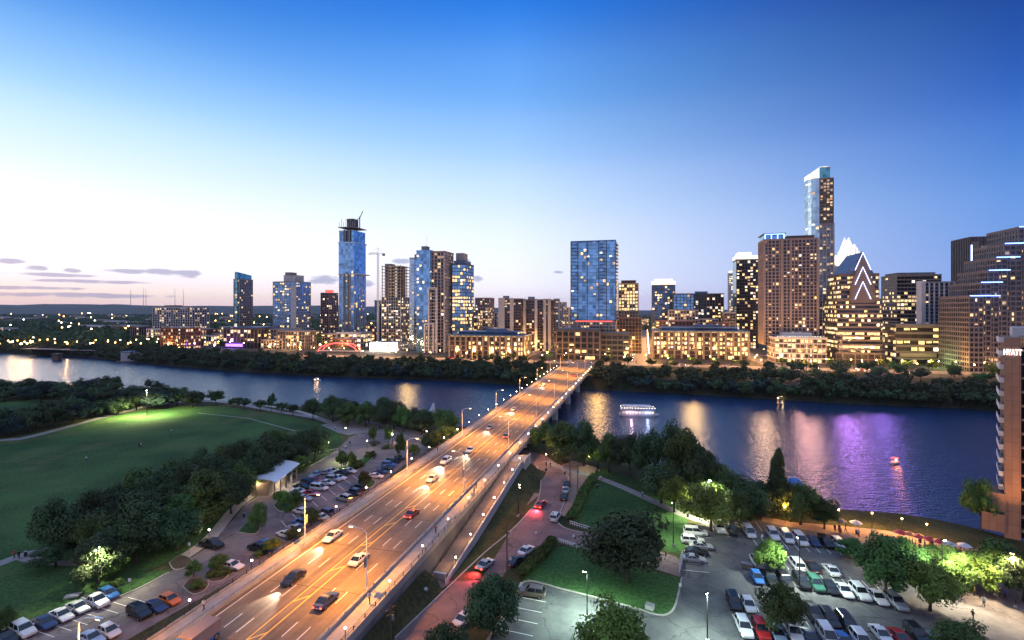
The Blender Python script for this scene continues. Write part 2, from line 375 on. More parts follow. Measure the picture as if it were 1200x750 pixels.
def banded(name, base, dark, axis_scale, joint=None, rough=.8):
    """road deck: tyre tracks along the lanes, patches and joints"""
    m = bpy.data.materials.new(name); m.use_nodes = True; t = m.node_tree; b = t.nodes['Principled BSDF']; b.inputs['Roughness'].default_value = rough
    co = t.nodes.new('ShaderNodeTexCoord'); mp = t.nodes.new('ShaderNodeMapping'); mp.inputs['Scale'].default_value = (1.1, .012, 1)
    n = t.nodes.new('ShaderNodeTexNoise'); n.inputs['Scale'].default_value = 1.1; n.inputs['Detail'].default_value = 3; t.links.new(co.outputs['Object'], mp.inputs[0]); t.links.new(mp.outputs[0], n.inputs['Vector'])
    n2 = t.nodes.new('ShaderNodeTexNoise'); n2.inputs['Scale'].default_value = .22; n2.inputs['Detail'].default_value = 8; n2.inputs['Roughness'].default_value = .7; t.links.new(co.outputs['Object'], n2.inputs['Vector'])
    sp_ = t.nodes.new('ShaderNodeSeparateXYZ'); t.links.new(co.outputs['Object'], sp_.inputs[0])
    fr = t.nodes.new('ShaderNodeMath'); fr.operation = 'PINGPONG'; fr.inputs[1].default_value = 7.2; t.links.new(sp_.outputs[1], fr.inputs[0])
    lt = t.nodes.new('ShaderNodeMath'); lt.operation = 'LESS_THAN'; lt.inputs[1].default_value = .10; t.links.new(fr.outputs[0], lt.inputs[0])
    ad_ = t.nodes.new('ShaderNodeMath'); ad_.operation = 'ADD'; t.links.new(n.outputs[0], ad_.inputs[0]); t.links.new(n2.outputs[0], ad_.inputs[1])
    r = t.nodes.new('ShaderNodeMapRange'); r.inputs[1].default_value = .8; r.inputs[2].default_value = 1.2; t.links.new(ad_.outputs[0], r.inputs[0])
    mx = t.nodes.new('ShaderNodeMix'); mx.data_type = 'RGBA'; mx.inputs[6].default_value = (*dark, 1); mx.inputs[7].default_value = (*base, 1); t.links.new(r.outputs[0], mx.inputs[0])
    m2 = t.nodes.new('ShaderNodeMix'); m2.data_type = 'RGBA'; m2.inputs[7].default_value = (dark[0]*.6, dark[1]*.6, dark[2]*.6, 1); t.links.new(lt.outputs[0], m2.inputs[0]); t.links.new(mx.outputs[2], m2.inputs[6])
    t.links.new(m2.outputs[2], b.inputs['Base Color']); MATS[name] = m
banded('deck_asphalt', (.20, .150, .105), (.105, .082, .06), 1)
def cracked(name, col, dk, sc=.18):
    m = bpy.data.materials.new(name); m.use_nodes = True; t = m.node_tree; b = t.nodes['Principled BSDF']; b.inputs['Roughness'].default_value = .85
    co = t.nodes.new('ShaderNodeTexCoord'); n = t.nodes.new('ShaderNodeTexNoise'); n.inputs['Scale'].default_value = sc; n.inputs['Detail'].default_value = 9; n.inputs['Roughness'].default_value = .68
    nw_ = t.nodes.new('ShaderNodeTexNoise'); nw_.inputs['Scale'].default_value = .5; nw_.inputs['Detail'].default_value = 4
    va = t.nodes.new('ShaderNodeVectorMath'); va.operation = 'MULTIPLY_ADD'; va.inputs[1].default_value = (3, 3, 0); t.links.new(nw_.outputs[1], va.inputs[0]); t.links.new(co.outputs['Object'], va.inputs[2])
    v = t.nodes.new('ShaderNodeTexVoronoi'); v.feature = 'DISTANCE_TO_EDGE'; v.inputs['Scale'].default_value = .11; t.links.new(va.outputs[0], v.inputs['Vector'])
    lt = t.nodes.new('ShaderNodeMapRange'); lt.inputs[1].default_value = .004; lt.inputs[2].default_value = .014; lt.inputs[3].default_value = .55; lt.inputs[4].default_value = 0; t.links.new(v.outputs[0], lt.inputs[0])
    for q in (n, nw_): t.links.new(co.outputs['Object'], q.inputs['Vector'])
    r = t.nodes.new('ShaderNodeMapRange'); r.inputs[1].default_value = .38; r.inputs[2].default_value = .62; t.links.new(n.outputs[0], r.inputs[0])
    mx = t.nodes.new('ShaderNodeMix'); mx.data_type = 'RGBA'; mx.inputs[6].default_value = (*dk, 1); mx.inputs[7].default_value = (*col, 1); t.links.new(r.outputs[0], mx.inputs[0])
    m2 = t.nodes.new('ShaderNodeMix'); m2.data_type = 'RGBA'; m2.inputs[7].default_value = (.02, .02, .02, 1); t.links.new(lt.outputs[0], m2.inputs[0]); t.links.new(mx.outputs[2], m2.inputs[6])
    t.links.new(m2.outputs[2], b.inputs['Base Color']); MATS[name] = m
cracked('asphalt', (.125, .122, .12), (.065, .065, .068)); cracked('drive_asphalt_redlit', (.21, .135, .13), (.13, .085, .085)); cracked('asphalt_pale', (.20, .165, .165), (.11, .09, .095))  # the drive's asphalt colour carries the reddish cast of the light on it
def brickmat(name, col, mort, sx=1.0, sc=1.0):
    m = bpy.data.materials.new(name); m.use_nodes = True; t = m.node_tree; b = t.nodes['Principled BSDF']; b.inputs['Roughness'].default_value = .85
    co = t.nodes.new('ShaderNodeTexCoord'); mp = t.nodes.new('ShaderNodeMapping'); mp.inputs['Rotation'].default_value = (R(90), 0, 0); br = t.nodes.new('ShaderNodeTexBrick'); br.inputs['Scale'].default_value = sc
    br.inputs['Color1'].default_value = (*col, 1); br.inputs['Color2'].default_value = (*[c*.86 for c in col], 1); br.inputs['Mortar'].default_value = (*mort, 1); br.inputs['Mortar Size'].default_value = .035; br.inputs['Brick Width'].default_value = 1.2; br.inputs['Row Height'].default_value = 3.0; br.offset = 0
    t.links.new(co.outputs['Object'], mp.inputs[0]); t.links.new(mp.outputs[0], br.inputs[0]); n = t.nodes.new('ShaderNodeTexNoise'); n.inputs['Scale'].default_value = .5; n.inputs['Detail'].default_value = 6; t.links.new(co.outputs['Object'], n.inputs['Vector'])
    hs = t.nodes.new('ShaderNodeHueSaturation'); mr = t.nodes.new('ShaderNodeMapRange'); mr.inputs[3].default_value = .7; mr.inputs[4].default_value = 1.3; t.links.new(n.outputs[0], mr.inputs[0]); t.links.new(mr.outputs[0], hs.inputs['Value']); t.links.new(br.outputs[0], hs.inputs['Color']); t.links.new(hs.outputs[0], b.inputs['Base Color']); MATS[name] = m
brickmat('hotel_wall', (.30, .17, .115), (.14, .085, .06))
# ------------------------------------------------------------------ terrain, river, banks
mb = MB(); mb.prism([(-11200, -900), (11200, -900), (11200, 11200), (-11200, 11200)], -14, -10, 'bed'); struct(mb, 'river_bed')
mb = MB(); mb.prism([(-4000, -600), (4000, -600), (4000, 2500), (-4000, 2500)], -9.9, -4, 'water', bottom=False); struct(mb, 'water')
S_SHORE = [(-2500, 900), (-900, 560), (-520, 430)]+[G(a, b, -4) for a, b in ((0, 455), (120, 465), (230, 474), (330, 480), (420, 490), (520, 503), (600, 516), (660, 528), (720, 540), (800, 566), (870, 588), (930, 603), (985, 607), (1040, 611), (1090, 619), (1140, 630), (1200, 650))]+[(190, 95), (420, 40), (1500, -100)]
N_SHORE = [(-4500, 1500), (-1200, 900)]+[G(a, b, -4) for a, b in ((0, 413), (100, 419), (200, 429), (270, 435), (350, 440), (430, 443), (520, 446), (600, 451), (700, 457), (800, 462), (900, 468), (1000, 474), (1130, 479), (1200, 486))]+[(420, 215), (800, 140), (3500, -200)]
def bank(name, shore, far, ztop, inset, m):
    top = []
    for i, p in enumerate(shore):
        a = Vector(shore[max(i-1, 0)]); b = Vector(shore[min(i+1, len(shore)-1)]); d = (b-a).normalized()
        s = -1 if name == 'south_bank' else 1
        top.append((p[0]-d.y*s*inset, p[1]+d.x*s*inset))
    n = len(shore); mb = MB()
    vs = [(p[0], p[1], -5) for p in shore]+[(p[0], p[1], ztop-.6) for p in top]
    mb.add(vs, [((i, i+1, n+i+1, n+i) if name == 'north_bank' else (i+1, i, n+i, n+i+1)) for i in range(n-1)], 'bank')
    poly = top+far; a = sum(poly[i][0]*poly[(i+1) % len(poly)][1]-poly[(i+1) % len(poly)][0]*poly[i][1] for i in range(len(poly)))
    if a < 0: poly = poly[::-1]
    mb.prism(poly, -9, ztop, m, bottom=False); return struct(mb, name)
bank('south_bank', S_SHORE, [(1500, -500), (-2500, -500)], 0, 5, 'rough_grass')
bank('north_bank', N_SHORE, [(11000, -500), (11000, 11000), (-11000, 11000), (-11000, 2500)], 4, 9, 'city_ground')
# hills on the western horizon
mb = MB(); nx, ny = 150, 16; vs = []
for j in range(ny):
    for i in range(nx):
        az = R(-62+i*112/(nx-1)); d = 5200+j*330
        h = 46+38*pnoise((i*.055, 1.7, 0))+16*pnoise((i*.2, j*.3, 4))+7*pnoise((i*.6, j*.5, 9)); k = math.sin(math.pi*min(1, j/(ny-1)))**.8
        fall = 1 if az < R(-20) else max(.35, 1-(az-R(-20))*1.2)
        vs.append((d*math.sin(az), d*math.cos(az), 4+max(0, (h+48*k)*k*fall*1.05)))
mb.add(vs, [(j*nx+i, j*nx+i+1, (j+1)*nx+i+1, (j+1)*nx+i) for j in range(ny-1) for i in range(nx-1)], 'hill'); mb.build('hills', kind='structure', smooth=True)

# ------------------------------------------------------------------ ground surfaces of the south bank (photo pixels on the ground plane)
sheet('big_lawn', [(-80, 700), (-300, 560), (-60, 524), (20, 512), (95, 496), (140, 486), (195, 476), (260, 476), (330, 486), (370, 494), (398, 505), (404, 520), (396, 540), (340, 556), (290, 590), (240, 640), (120, 690), (0, 690)], .004, 'lawn')
sheet('west_field', [(-300, 497), (-60, 488), (60, 480), (110, 474), (60, 468), (-60, 466), (-300, 470)], .004, 'lawn')
sheet('lower_lawn', [(-60, 668), (30, 662), (110, 665), (150, 672), (200, 668), (146, 697), (60, 727), (-10, 752), (-90, 780)], .008, 'lawn')
pth = smooth_pts([G(*p) for p in ((-80, 690), (-20, 668), (28, 650), (70, 640), (110, 622), (160, 604))]); mb = MB(); stroke(mb, pth, -.2, 2.6, .212, 'paving'); struct(mb, 'garden_path')
pth = smooth_pts([G(*p) for p in ((22, 652), (50, 658), (100, 660), (120, 660))]); mb = MB(); stroke(mb, pth, -.2, 2.2, .217, 'paving'); struct(mb, 'garden_path')
pth = smooth_pts([G(*p) for p in ((-120, 532), (0, 516), (30, 513), (95, 496), (140, 484), (185, 474), (230, 470), (270, 472), (330, 483), (372, 490), (410, 503), (440, 506))]); mb = MB(); stroke(mb, pth, -.2, 3.6, .22, 'paving'); struct(mb, 'shore_path')
pth = smooth_pts([G(*p) for p in ((250, 470), (300, 474), (345, 481), (372, 489))]); mb = MB(); stroke(mb, pth, -.2, 2.4, .223, 'concrete'); struct(mb, 'shore_path')
mb = MB(); stroke(mb, [G(*p) for p in ((232, 484), (290, 490), (346, 505))], -.2, .16, .224, 'paint_white'); struct(mb, 'field_line')
LOTL = [(-140, 820), (-70, 775), (8, 742), (70, 719), (146, 697), (198, 671), (245, 640), (287, 593), (340, 557), (366, 545), (384, 535), (398, 524), (410, 512), (430, 504), (455, 506), (490, 512), (520, 520), (530, 530), (490, 542), (472, 546), (407, 600), (340, 640), (280, 677), (224, 707), (140, 755), (60, 810)]
sheet('car_park_west', LOTL, .012, 'asphalt_pale')
sheet('west_plaza', [(376, 498), (400, 492), (440, 494), (500, 508), (545, 516), (560, 526), (530, 532), (505, 520), (466, 509), (430, 506), (408, 510), (396, 507)], .016, 'paving')
for P_ in ([(8, 742), (70, 719), (146, 697), (198, 671)], [(287, 593), (340, 557), (366, 545), (384, 535)]):
    mb = MB(); stroke(mb, smooth_pts([G(*p) for p in P_]), -.1, .3, .25, 'concrete'); struct(mb, 'kerb')
pth = smooth_pts([G(*p) for p in ((205, 660), (247, 630), (280, 592), (333, 555), (360, 541))]); mb = MB(); stroke(mb, pth, -.2, 2.6, .30, 'concrete'); struct(mb, 'pavement')
def island(name, pts, m='soil'):
    P = smooth_pts([G(*p) for p in pts+[pts[0]]], 3)[:-1]
    a = sum(P[i][0]*P[(i+1) % len(P)][1]-P[(i+1) % len(P)][0]*P[i][1] for i in range(len(P)))
    if a < 0: P = P[::-1]
    cx = sum(p[0] for p in P)/len(P); cy_ = sum(p[1] for p in P)/len(P)
    mb = MB(); mb.prism(P, -.1, .14, 'concrete', bottom=False); struct(mb, 'kerb')
    mb = MB(); mb.prism([(cx+(x-cx)*.93, cy_+(y-cy_)*.93) for x, y in P], .0, .19, m, bottom=False); return struct(mb, 'planting_bed')
island('i', [(198, 660), (212, 651), (226, 657), (218, 665), (204, 668)]); island('i', [(214, 688), (224, 678), (244, 682), (240, 692), (226, 697)]); island('i', [(240, 672), (252, 664), (268, 670), (262, 680), (246, 682)])
island('i', [(278, 624), (290, 612), (306, 612), (300, 626)], 'lawn'); island('i', [(320, 592), (332, 582), (352, 586), (346, 596), (328, 600)], 'lawn'); island('i', [(395, 549), (412, 545), (440, 530), (434, 540), (416, 553), (400, 556)], 'lawn')
island('i', [(418, 570), (426, 562), (440, 564), (434, 572)], 'lawn'); island('i', [(430, 520), (438, 516), (448, 519), (440, 523)]); island('i', [(448, 524), (456, 520), (466, 523), (458, 528)])
# right side: drive, side street, lots, lawns
ROADR = [(380, 830), (463, 748), (535, 679), (569, 647), (598, 623), (619, 601), (631, 584), (633, 573), (634, 560), (629, 547), (619, 540), (600, 533), (575, 522), (590, 516), (613, 527), (640, 534), (655, 545), (664, 556), (668, 570), (664, 584), (655, 602), (654, 613), (665, 620), (700, 628), (745, 638), (792, 652), (804, 664), (797, 676), (760, 664), (684, 643), (655, 633), (641, 635), (624, 643), (602, 661), (560, 704), (545, 726), (500, 790), (470, 830)]
sheet('drive', ROADR, .008, 'drive_asphalt_redlit')
LOTR = [(520, 830), (573, 752), (599, 712), (610, 686), (620, 682), (660, 692), (696, 701), (744, 714), (765, 720), (780, 721), (790, 714), (797, 690), (800, 664), (807, 618), (837, 609), (893, 609), (960, 622), (1004, 634), (1030, 652), (1080, 676), (1115, 686), (1150, 682), (1200, 692), (1300, 720), (1500, 830)]
sheet('car_park_east', LOTR, .012, 'asphalt')
sheet('hotel_road', [(1040, 700), (1085, 694), (1120, 684), (1140, 672), (1190, 688), (1300, 720), (1420, 790), (1200, 790), (1130, 740)], .016, 'asphalt_pale')
sheet('east_lawn', [(688, 560), (715, 548), (745, 562), (790, 585), (806, 602), (804, 640), (798, 650), (745, 634), (700, 622), (672, 612), (676, 590)], .006, 'lawn')
sheet('corner_lawn', [(612, 678), (640, 646), (660, 640), (700, 648), (760, 668), (798, 678), (797, 692), (789, 713), (779, 720), (765, 719), (744, 712), (696, 699), (660, 690)], .016, 'lawn')
mb = MB(); stroke(mb, smooth_pts([G(*p) for p in ((607, 690), (620, 681), (660, 691), (696, 700), (744, 713), (766, 720), (780, 721), (790, 713), (796, 692), (799, 677))]), -.1, .3, .27, 'concrete'); struct(mb, 'kerb')
mb = MB(); stroke(mb, [G(*p) for p in ((560, 772), (573, 750), (599, 711), (611, 685))], -.1, .35, .55, 'concrete'); mb.build('low_wall', label='low pale wall along the west edge of the small car park', category='wall')
pth = smooth_pts([G(*p) for p in ((640, 540), (668, 552), (695, 558), (725, 569), (752, 581), (800, 603), (830, 612))]); mb = MB(); stroke(mb, pth, -.2, 2.6, .222, 'paving'); struct(mb, 'park_path')
sheet('plaza', [(655, 546), (672, 540), (700, 548), (690, 566), (678, 585), (668, 606), (656, 604), (665, 584), (669, 568)], .012, 'brown_path')
for P_ in ([(463, 748), (535, 679), (569, 647), (598, 623), (619, 601), (631, 584), (634, 560), (629, 547)], [(654, 613), (665, 620), (700, 628), (740, 638)], [(655, 633), (684, 643), (700, 648), (740, 660)], [(655, 604), (668, 570), (664, 556), (655, 545)]):
    mb = MB(); stroke(mb, smooth_pts([G(*p) for p in P_]), -.1, .28, .24, 'concrete'); struct(mb, 'kerb')
pth = smooth_pts([G(*p) for p in ((508, 690), (527, 678), (560, 645), (595, 608), (615, 590), (630, 578))]); mb = MB(); stroke(mb, pth, -.2, 1.9, .218, 'brown_path'); struct(mb, 'footpath')
# riverwalk strip east
sheet('riverwalk', [(893, 605), (930, 612), (985, 616), (1040, 622), (1090, 632), (1150, 645), (1240, 668), (1240, 690), (1150, 668), (1110, 660), (1060, 645), (1000, 634), (960, 624), (893, 611)], .02, 'brown_path')
# stall lines
def lines(name, items, w=.12, m='paint_white', z=.016):
    mb = MB()
    for a, b in items: stroke(mb, [a, b], z, w, .004, m)
    return struct(mb, name)
def stallrow(p0, p1, n, ln, ang, z=.016):
    a, b = G(*p0), G(*p1); it = []
    for i in range(n+1):
        x = a[0]+(b[0]-a[0])*i/n; y = a[1]+(b[1]-a[1])*i/n; it.append(((x, y), (x+ln*math.cos(ang), y+ln*math.sin(ang))))
    return it
HDR = math.atan2(-.97, -.16)                       # cars in the east rows face the camera and a little left
its = []
for p0, p1, n in (((888, 640), (1000, 652), 9), ((925, 668), (1060, 708), 9), ((860, 715), (920, 720), 4), ((868, 742), (1120, 765), 16), ((845, 622), (893, 622), 3)):
    its += stallrow(p0, p1, n, 5.0, HDR+math.pi)
lines('stall_lines', its)
lines('stall_lines', stallrow((606, 699), (580, 752), 4, 5.2, -TH-.08, .016))
lines('stall_lines', stallrow((806, 628), (800, 668), 5, 4.8, -.2, .016))
lines('stall_lines', stallrow((150, 700), (20, 746), 7, 4.8, -.35, .016)+stallrow((336, 618), (420, 562), 8, 4.6, math.pi-.9, .016))
# verge between bridge wall and drive: rises towards the camera
mb = MB()
vz = [(-38.9, 10, 3.4), (-38.9, 60, 3.2), (-38.9, 86, 2.6), (-36.9, 86.5, 1.0)]
a1 = [(*BV(t, u), z) for t, u, z in vz]
b1 = [(*G(380, 830), 0.03), (*G(462, 748), .03), (*G(505, 708), .03), (*G(520, 694), .03)]
mb.add(a1+b1, [(4, 5, 1, 0), (5, 6, 2, 1), (6, 7, 3, 2)], 'rough_grass'); struct(mb, 'verge')
mb = MB(); vs = []
for k in range(9):
    u = 88+k*8; h = max(.1, min(5, 5*(u-87)/59))-1.5; vs += [(*BV(-35.0, u), max(.05, h)), (*BV(-31.6-min(0, (u-120))*.0, u+1), max(0.03, h*.35)), (*BV(-29.4, u+2), .02)]
mb.add(vs, [q for k in range(8) for q in ((3*k, 3*k+1, 3*k+4, 3*k+3)[::-1], (3*k+1, 3*k+2, 3*k+5, 3*k+4)[::-1])], 'rough_grass'); struct(mb, 'verge')
# grass embankment falling from the west railing to the car park
mb = MB(); n = 22; vs = []
for i in range(n):
    u = -30+i*10.5; w = 9 if u < 60 else (7 if u < 120 else 8); vs += [(*BV(-64.85, u), 4.9), (*BV(-64.9-w, u), -.3)]
mb.add(vs, [(2*i, 2*i+2, 2*i+3, 2*i+1) for i in range(n-1)], 'rough_grass'); struct(mb, 'embankment')

# ------------------------------------------------------------------ the road bridge
ZD = 5.0; U0, U1 = -40, 398
bridge = thing('road_bridge', 'long straight six lane bridge crossing the river to the city under orange lamps', 'bridge', (*BV(0, 0), 0), -TH)
def loc_prism(mb, t0, t1, u0, u1, z0, z1, m): mb.prism([(t0, u0), (t1, u0), (t1, u1), (t0, u1)], z0, z1, m)
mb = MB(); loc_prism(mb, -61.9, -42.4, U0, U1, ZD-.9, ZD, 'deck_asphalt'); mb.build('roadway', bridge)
for a, b in ((-65.0, -61.9), (-42.4, -39.1)):
    mb = MB(); loc_prism(mb, a, b, U0, U1, ZD-.9, ZD+.16, 'concrete'); mb.build('sidewalk', bridge)
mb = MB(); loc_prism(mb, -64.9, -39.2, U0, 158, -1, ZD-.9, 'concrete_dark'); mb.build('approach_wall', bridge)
mb = MB()
for t in (-62, -57, -52, -47, -42): loc_prism(mb, t-.4, t+.4, 158, U1, ZD-2.3, ZD-.9, 'concrete')
mb.build('girder', bridge)
for u in (180, 214, 247, 290, 333, 374):
    mb = MB(); loc_prism(mb, -64.0, -40.2, u-.9, u+.9, ZD-3.4, ZD-2.35, 'concrete')
    for t in (-61, -52, -43): mb.prism([(t+1.5*math.cos(k*math.pi/6), u+1.0*math.sin(k*math.pi/6)) for k in range(12)], -9, ZD-3.4, 'grey_pale')
    mb.build('pier', bridge)
# barriers between lanes and walks, outer parapets
for t, nm in ((-61.9, 'barrier'), (-42.4, 'barrier')):
    mb = MB(); sg = -1 if t < -50 else 1
    mb.prism([(t-.18, U0), (t+.18, U0), (t+.18, U1), (t-.18, U1)], ZD+.02, ZD+.72, 'concrete')
    for u in range(U0+2, U1, 4): mb.box((t, u, ZD+.83), (.12, .12, .3), 'steel')
    mb.box((t, (U0+U1)/2, ZD+1.0), (.1, U1-U0-1, .1), 'steel'); mb.build('barrier', bridge)
for t in (-64.95, -39.15):
    mb = MB(); mb.prism([(t-.12, U0), (t+.12, U0), (t+.12, U1), (t-.12, U1)], ZD-.5, ZD+.5, 'concrete')
    for u in range(U0+1, U1, 3): mb.box((t, u, ZD+.85), (.1, .1, .72), 'dark_steel')
    for z in (ZD+.8, ZD+1.2): mb.box((t, (U0+U1)/2, z), (.06, U1-U0-1, .06), 'dark_steel')
    mb.build('railing', bridge)
def brline(ts, dash=None, m='paint_white', w=.14):
    mb = MB()
    for t in ts:
        if dash:
            u = U0
            while u < U1-6: loc_prism(mb, t-w/2, t+w/2, u, u+dash[0], ZD-.05, ZD+.005, m); u += dash[1]
        else: loc_prism(mb, t-w/2, t+w/2, U0, U1-3, ZD-.05, ZD+.005, m)
    return mb
brline([-60.9, -43.35], w=.16).build('edge_line', bridge); dm = MB(); dm.box((0, 0, 0), (.14, 3.4, .055), 'paint_white'); dm = dm.mesh('lane_line')
for t in (-57.7, -55.2, -48.4, -45.9):
    u = U0+34+t % 3
    while u < 240: place(dm, 'lane_line', bridge, (t, u, ZD-.0225)); u += 9.3
mb = brline([-52.6, -50.9], m='paint_yellow', w=.2)
u = U0+3
while u < 235: mb.prism([(-52.5, u), (-52.5, u+.45), (-51.0, u+2.4), (-51.0, u+1.95)][::-1], ZD-.05, ZD+.0055, 'paint_yellow'); u += 9.5
mb.build('median_line', bridge)
# pedestrian ramp beside the bridge
rp = thing('pedestrian_ramp', 'straight concrete ramp with handrails climbing beside the bridge wall to its sidewalk', 'ramp', (*BV(0, 0), 0), -TH)
ua, ub = 87, 146
def rz(u): return .1+(ZD+.1)*max(0, min(1, (u-ua)/(ub-ua)))
mb = MB(); P_ = [(-38.9, ua), (-35.4, ua), (-35.4, ub), (-38.9, ub)]
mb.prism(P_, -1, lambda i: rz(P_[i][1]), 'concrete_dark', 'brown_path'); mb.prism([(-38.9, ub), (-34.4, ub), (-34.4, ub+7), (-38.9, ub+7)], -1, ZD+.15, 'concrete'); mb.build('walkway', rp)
mb = MB(); mb.prism([(-35.4, ua), (-35.05, ua), (-35.05, ub-.01), (-35.4, ub-.01)], -1, lambda i: rz((ua, ua, ub, ub)[i])+.55, 'grey_pale'); mb.prism([(-34.4, ub), (-34.1, ub), (-34.1, ub+7), (-34.4, ub+7)], -1, ZD+.9, 'grey_pale'); mb.build('side_wall', rp)
mb = MB()
for t in (-35.22, -38.75):
    off = .55 if t > -36 else 0
    for i in range(21):
        u = ua+.3+(ub-ua-.6)*i/20; mb.box((t, u, rz(u)+off+.45), (.07, .07, .9), 'dark_steel')
    for h in (.5, .9): mb.tube([(t, ua, rz(ua)+off+h), (t, ub, rz(ub)+off+h)], .04, 'dark_steel', 5)
mb.build('handrail', rp)
for (px, py, L_, a) in ((493, 689, 4.6, -.95), (516, 676, 2.6, -.3)):
    x, y = G(px, py, .6); mb = MB(); mb.box((0, 0, .5), (L_, .5, 1.0), 'concrete'); mb.box((0, 0, 1.04), (L_+.1, .6, .1), 'grey_pale')
    mb.build('concrete_block', loc=(x, y, .3), rz=a, label='%s pale concrete end wall at the foot of the ramp' % ('long' if L_ > 3 else 'short'), category='wall')

# ------------------------------------------------------------------ street lamps
def cobra(h, arm, x, y, z, rzz, label, power, banner=None, group=None, col=(1, .37, .045)):
    r = thing('street_lamp', label, 'street lamp', (x, y, z), rzz, group)
    mb = MB(); mb.tube([(0, 0, 0), (0, 0, h)], [.13, .08], 'white_metal', 8); mb.box((0, 0, .25), (.5, .5, .5), 'concrete'); mb.build('pole', r)
    mb = MB(); mb.tube([(0, 0, h-.1), (arm*.35, 0, h+.5), (arm, 0, h+.75)], .055, 'white_metal', 6); mb.build('arm', r)
    mb = MB(); mb.box((arm+.35, 0, h+.76), (.95, .34, .16), 'white_metal'); mb.build('lamp_head', r)
    mb = MB(); mb.box((arm+.35, 0, h+.655), (.6, .26, .05), 'lamp_orange'); mb.build('lamp_lens', r)
    if banner:
        mb = MB(); mb.box((0, .45, h*.52), (.04, .75, 1.7), 'tan_pink'); mb.build('banner', r)
    if power: spot(r, (arm+.35, 0, h+.55), power, col, 158, .7, r=.3)
    return r
PW = 23000
for i, u in enumerate((44, 84, 127, 170, 212, 255, 298, 341, 384)):
    x, y = BV(-62.6, u); cobra(9.3, 2.6, x, y, ZD+.1, -TH, '%s tall street lamp from the camera along the west side of the bridge' % ORD[i], PW, i < 2, 'street lamps along the bridge')
for i, u in enumerate((28, 73, 118, 160, 203, 246, 289, 332, 375)):
    x, y = BV(-43.0, u); cobra(9.3, 2.4, x, y, ZD+.1, math.pi-TH, '%s tall street lamp from the camera along the east side of the bridge' % ORD[i], PW, i in (1, 2, 4), 'street lamps along the bridge')
glb = None
def globe_lamp(x, y, z, label, group, h=1.5, m='lamp_white'):
    global glb
    key = (h, m)
    if glb is None: glb = {}
    if key not in glb:
        a = MB(); a.tube([(0, 0, 0), (0, 0, h)], .05, 'dark_steel', 5); b = MB(); b.ball((0, 0, h+.14), .15, m); glb[key] = (a.mesh('post'), b.mesh('globe', True))
    r = thing('globe_lamp', label, 'lamp', (x, y, z), 0, group); place(glb[key][0], 'post', r); place(glb[key][1], 'globe', r); return r
for side_, t in (('west', -65.0), ('east', -39.1)):
    for i in range(30):
        u = 24+i*12.3; x, y = BV(t, u); globe_lamp(x, y, ZD+.5, '%s small round lamp from the camera on the %s railing of the bridge' % (ordw(i+1), side_), 'railing lamps on the %s side of the bridge' % side_)
# ------------------------------------------------------------------ city streets on the north bank (level 4 m)
ZN = 4.0
def bvpoly(t0, t1, u0, u1): return [BV(t0, u0), BV(t1, u0), BV(t1, u1), BV(t0, u1)]
sheet('riverside_park', bvpoly(-280, -66, 372, 424), ZN+.012, 'bank', pix=False); sheet('riverside_park', bvpoly(-38, 150, 358, 424), ZN+.012, 'bank', pix=False); sheet('riverside_park', bvpoly(150, 420, 346, 400), ZN+.012, 'bank', pix=False)
sheet('riverside_street', bvpoly(-700, 620, 428, 446), ZN+.02, 'asphalt_pale', pix=False)
sheet('street', bvpoly(-61.5, -42.5, 396, 428), ZN+.024, 'asphalt_pale', pix=False); sheet('street', bvpoly(-61.5, -46, 446, 1400), ZN+.024, 'asphalt_pale', pix=False)
sheet('street', bvpoly(-16, 1, 446, 1500), ZN+.024, 'asphalt_pale', pix=False); sheet('street', bvpoly(-122, -108, 446, 1200), ZN+.024, 'asphalt_pale', pix=False)
sheet('street', bvpoly(92, 106, 446, 1200), ZN+.024, 'asphalt_pale', pix=False); sheet('street', bvpoly(-700, 620, 545, 558), ZN+.028, 'asphalt_pale', pix=False)

# ------------------------------------------------------------------ buildings
UNIT = {}
def winmesh(m):
    if m not in UNIT:
        b = MB(); b.box((0, 0, 0), (1, 1, 1), m); UNIT[m] = b.mesh('window')
    return UNIT[m]
def offs(P, o):
    out = []; n = len(P)
    for i in range(n):
        a, b, c = Vector(P[i-1]), Vector(P[i]), Vector(P[(i+1) % n]); d1 = (b-a).normalized(); d2 = (c-b).normalized()
        n1 = Vector((d1.y, -d1.x)); n2 = Vector((d2.y, -d2.x)); k = max(.35, 1+n1.dot(n2)); v = b+(n1+n2)/k*o; out.append((v.x, v.y))
    return out
LITS = dict(w=['lit_warm']*4+['lit_yellow']*2+['lit_dim']*5+['lit_white'], o=['lit_white']*3+['lit_yellow']*3+['lit_warm']*2+['lit_dim']*2, y=['lit_yellow']*5+['lit_warm']*3+['lit_white'], d=['lit_dim']*4+['lit_warm']*2+['lit_orange'])
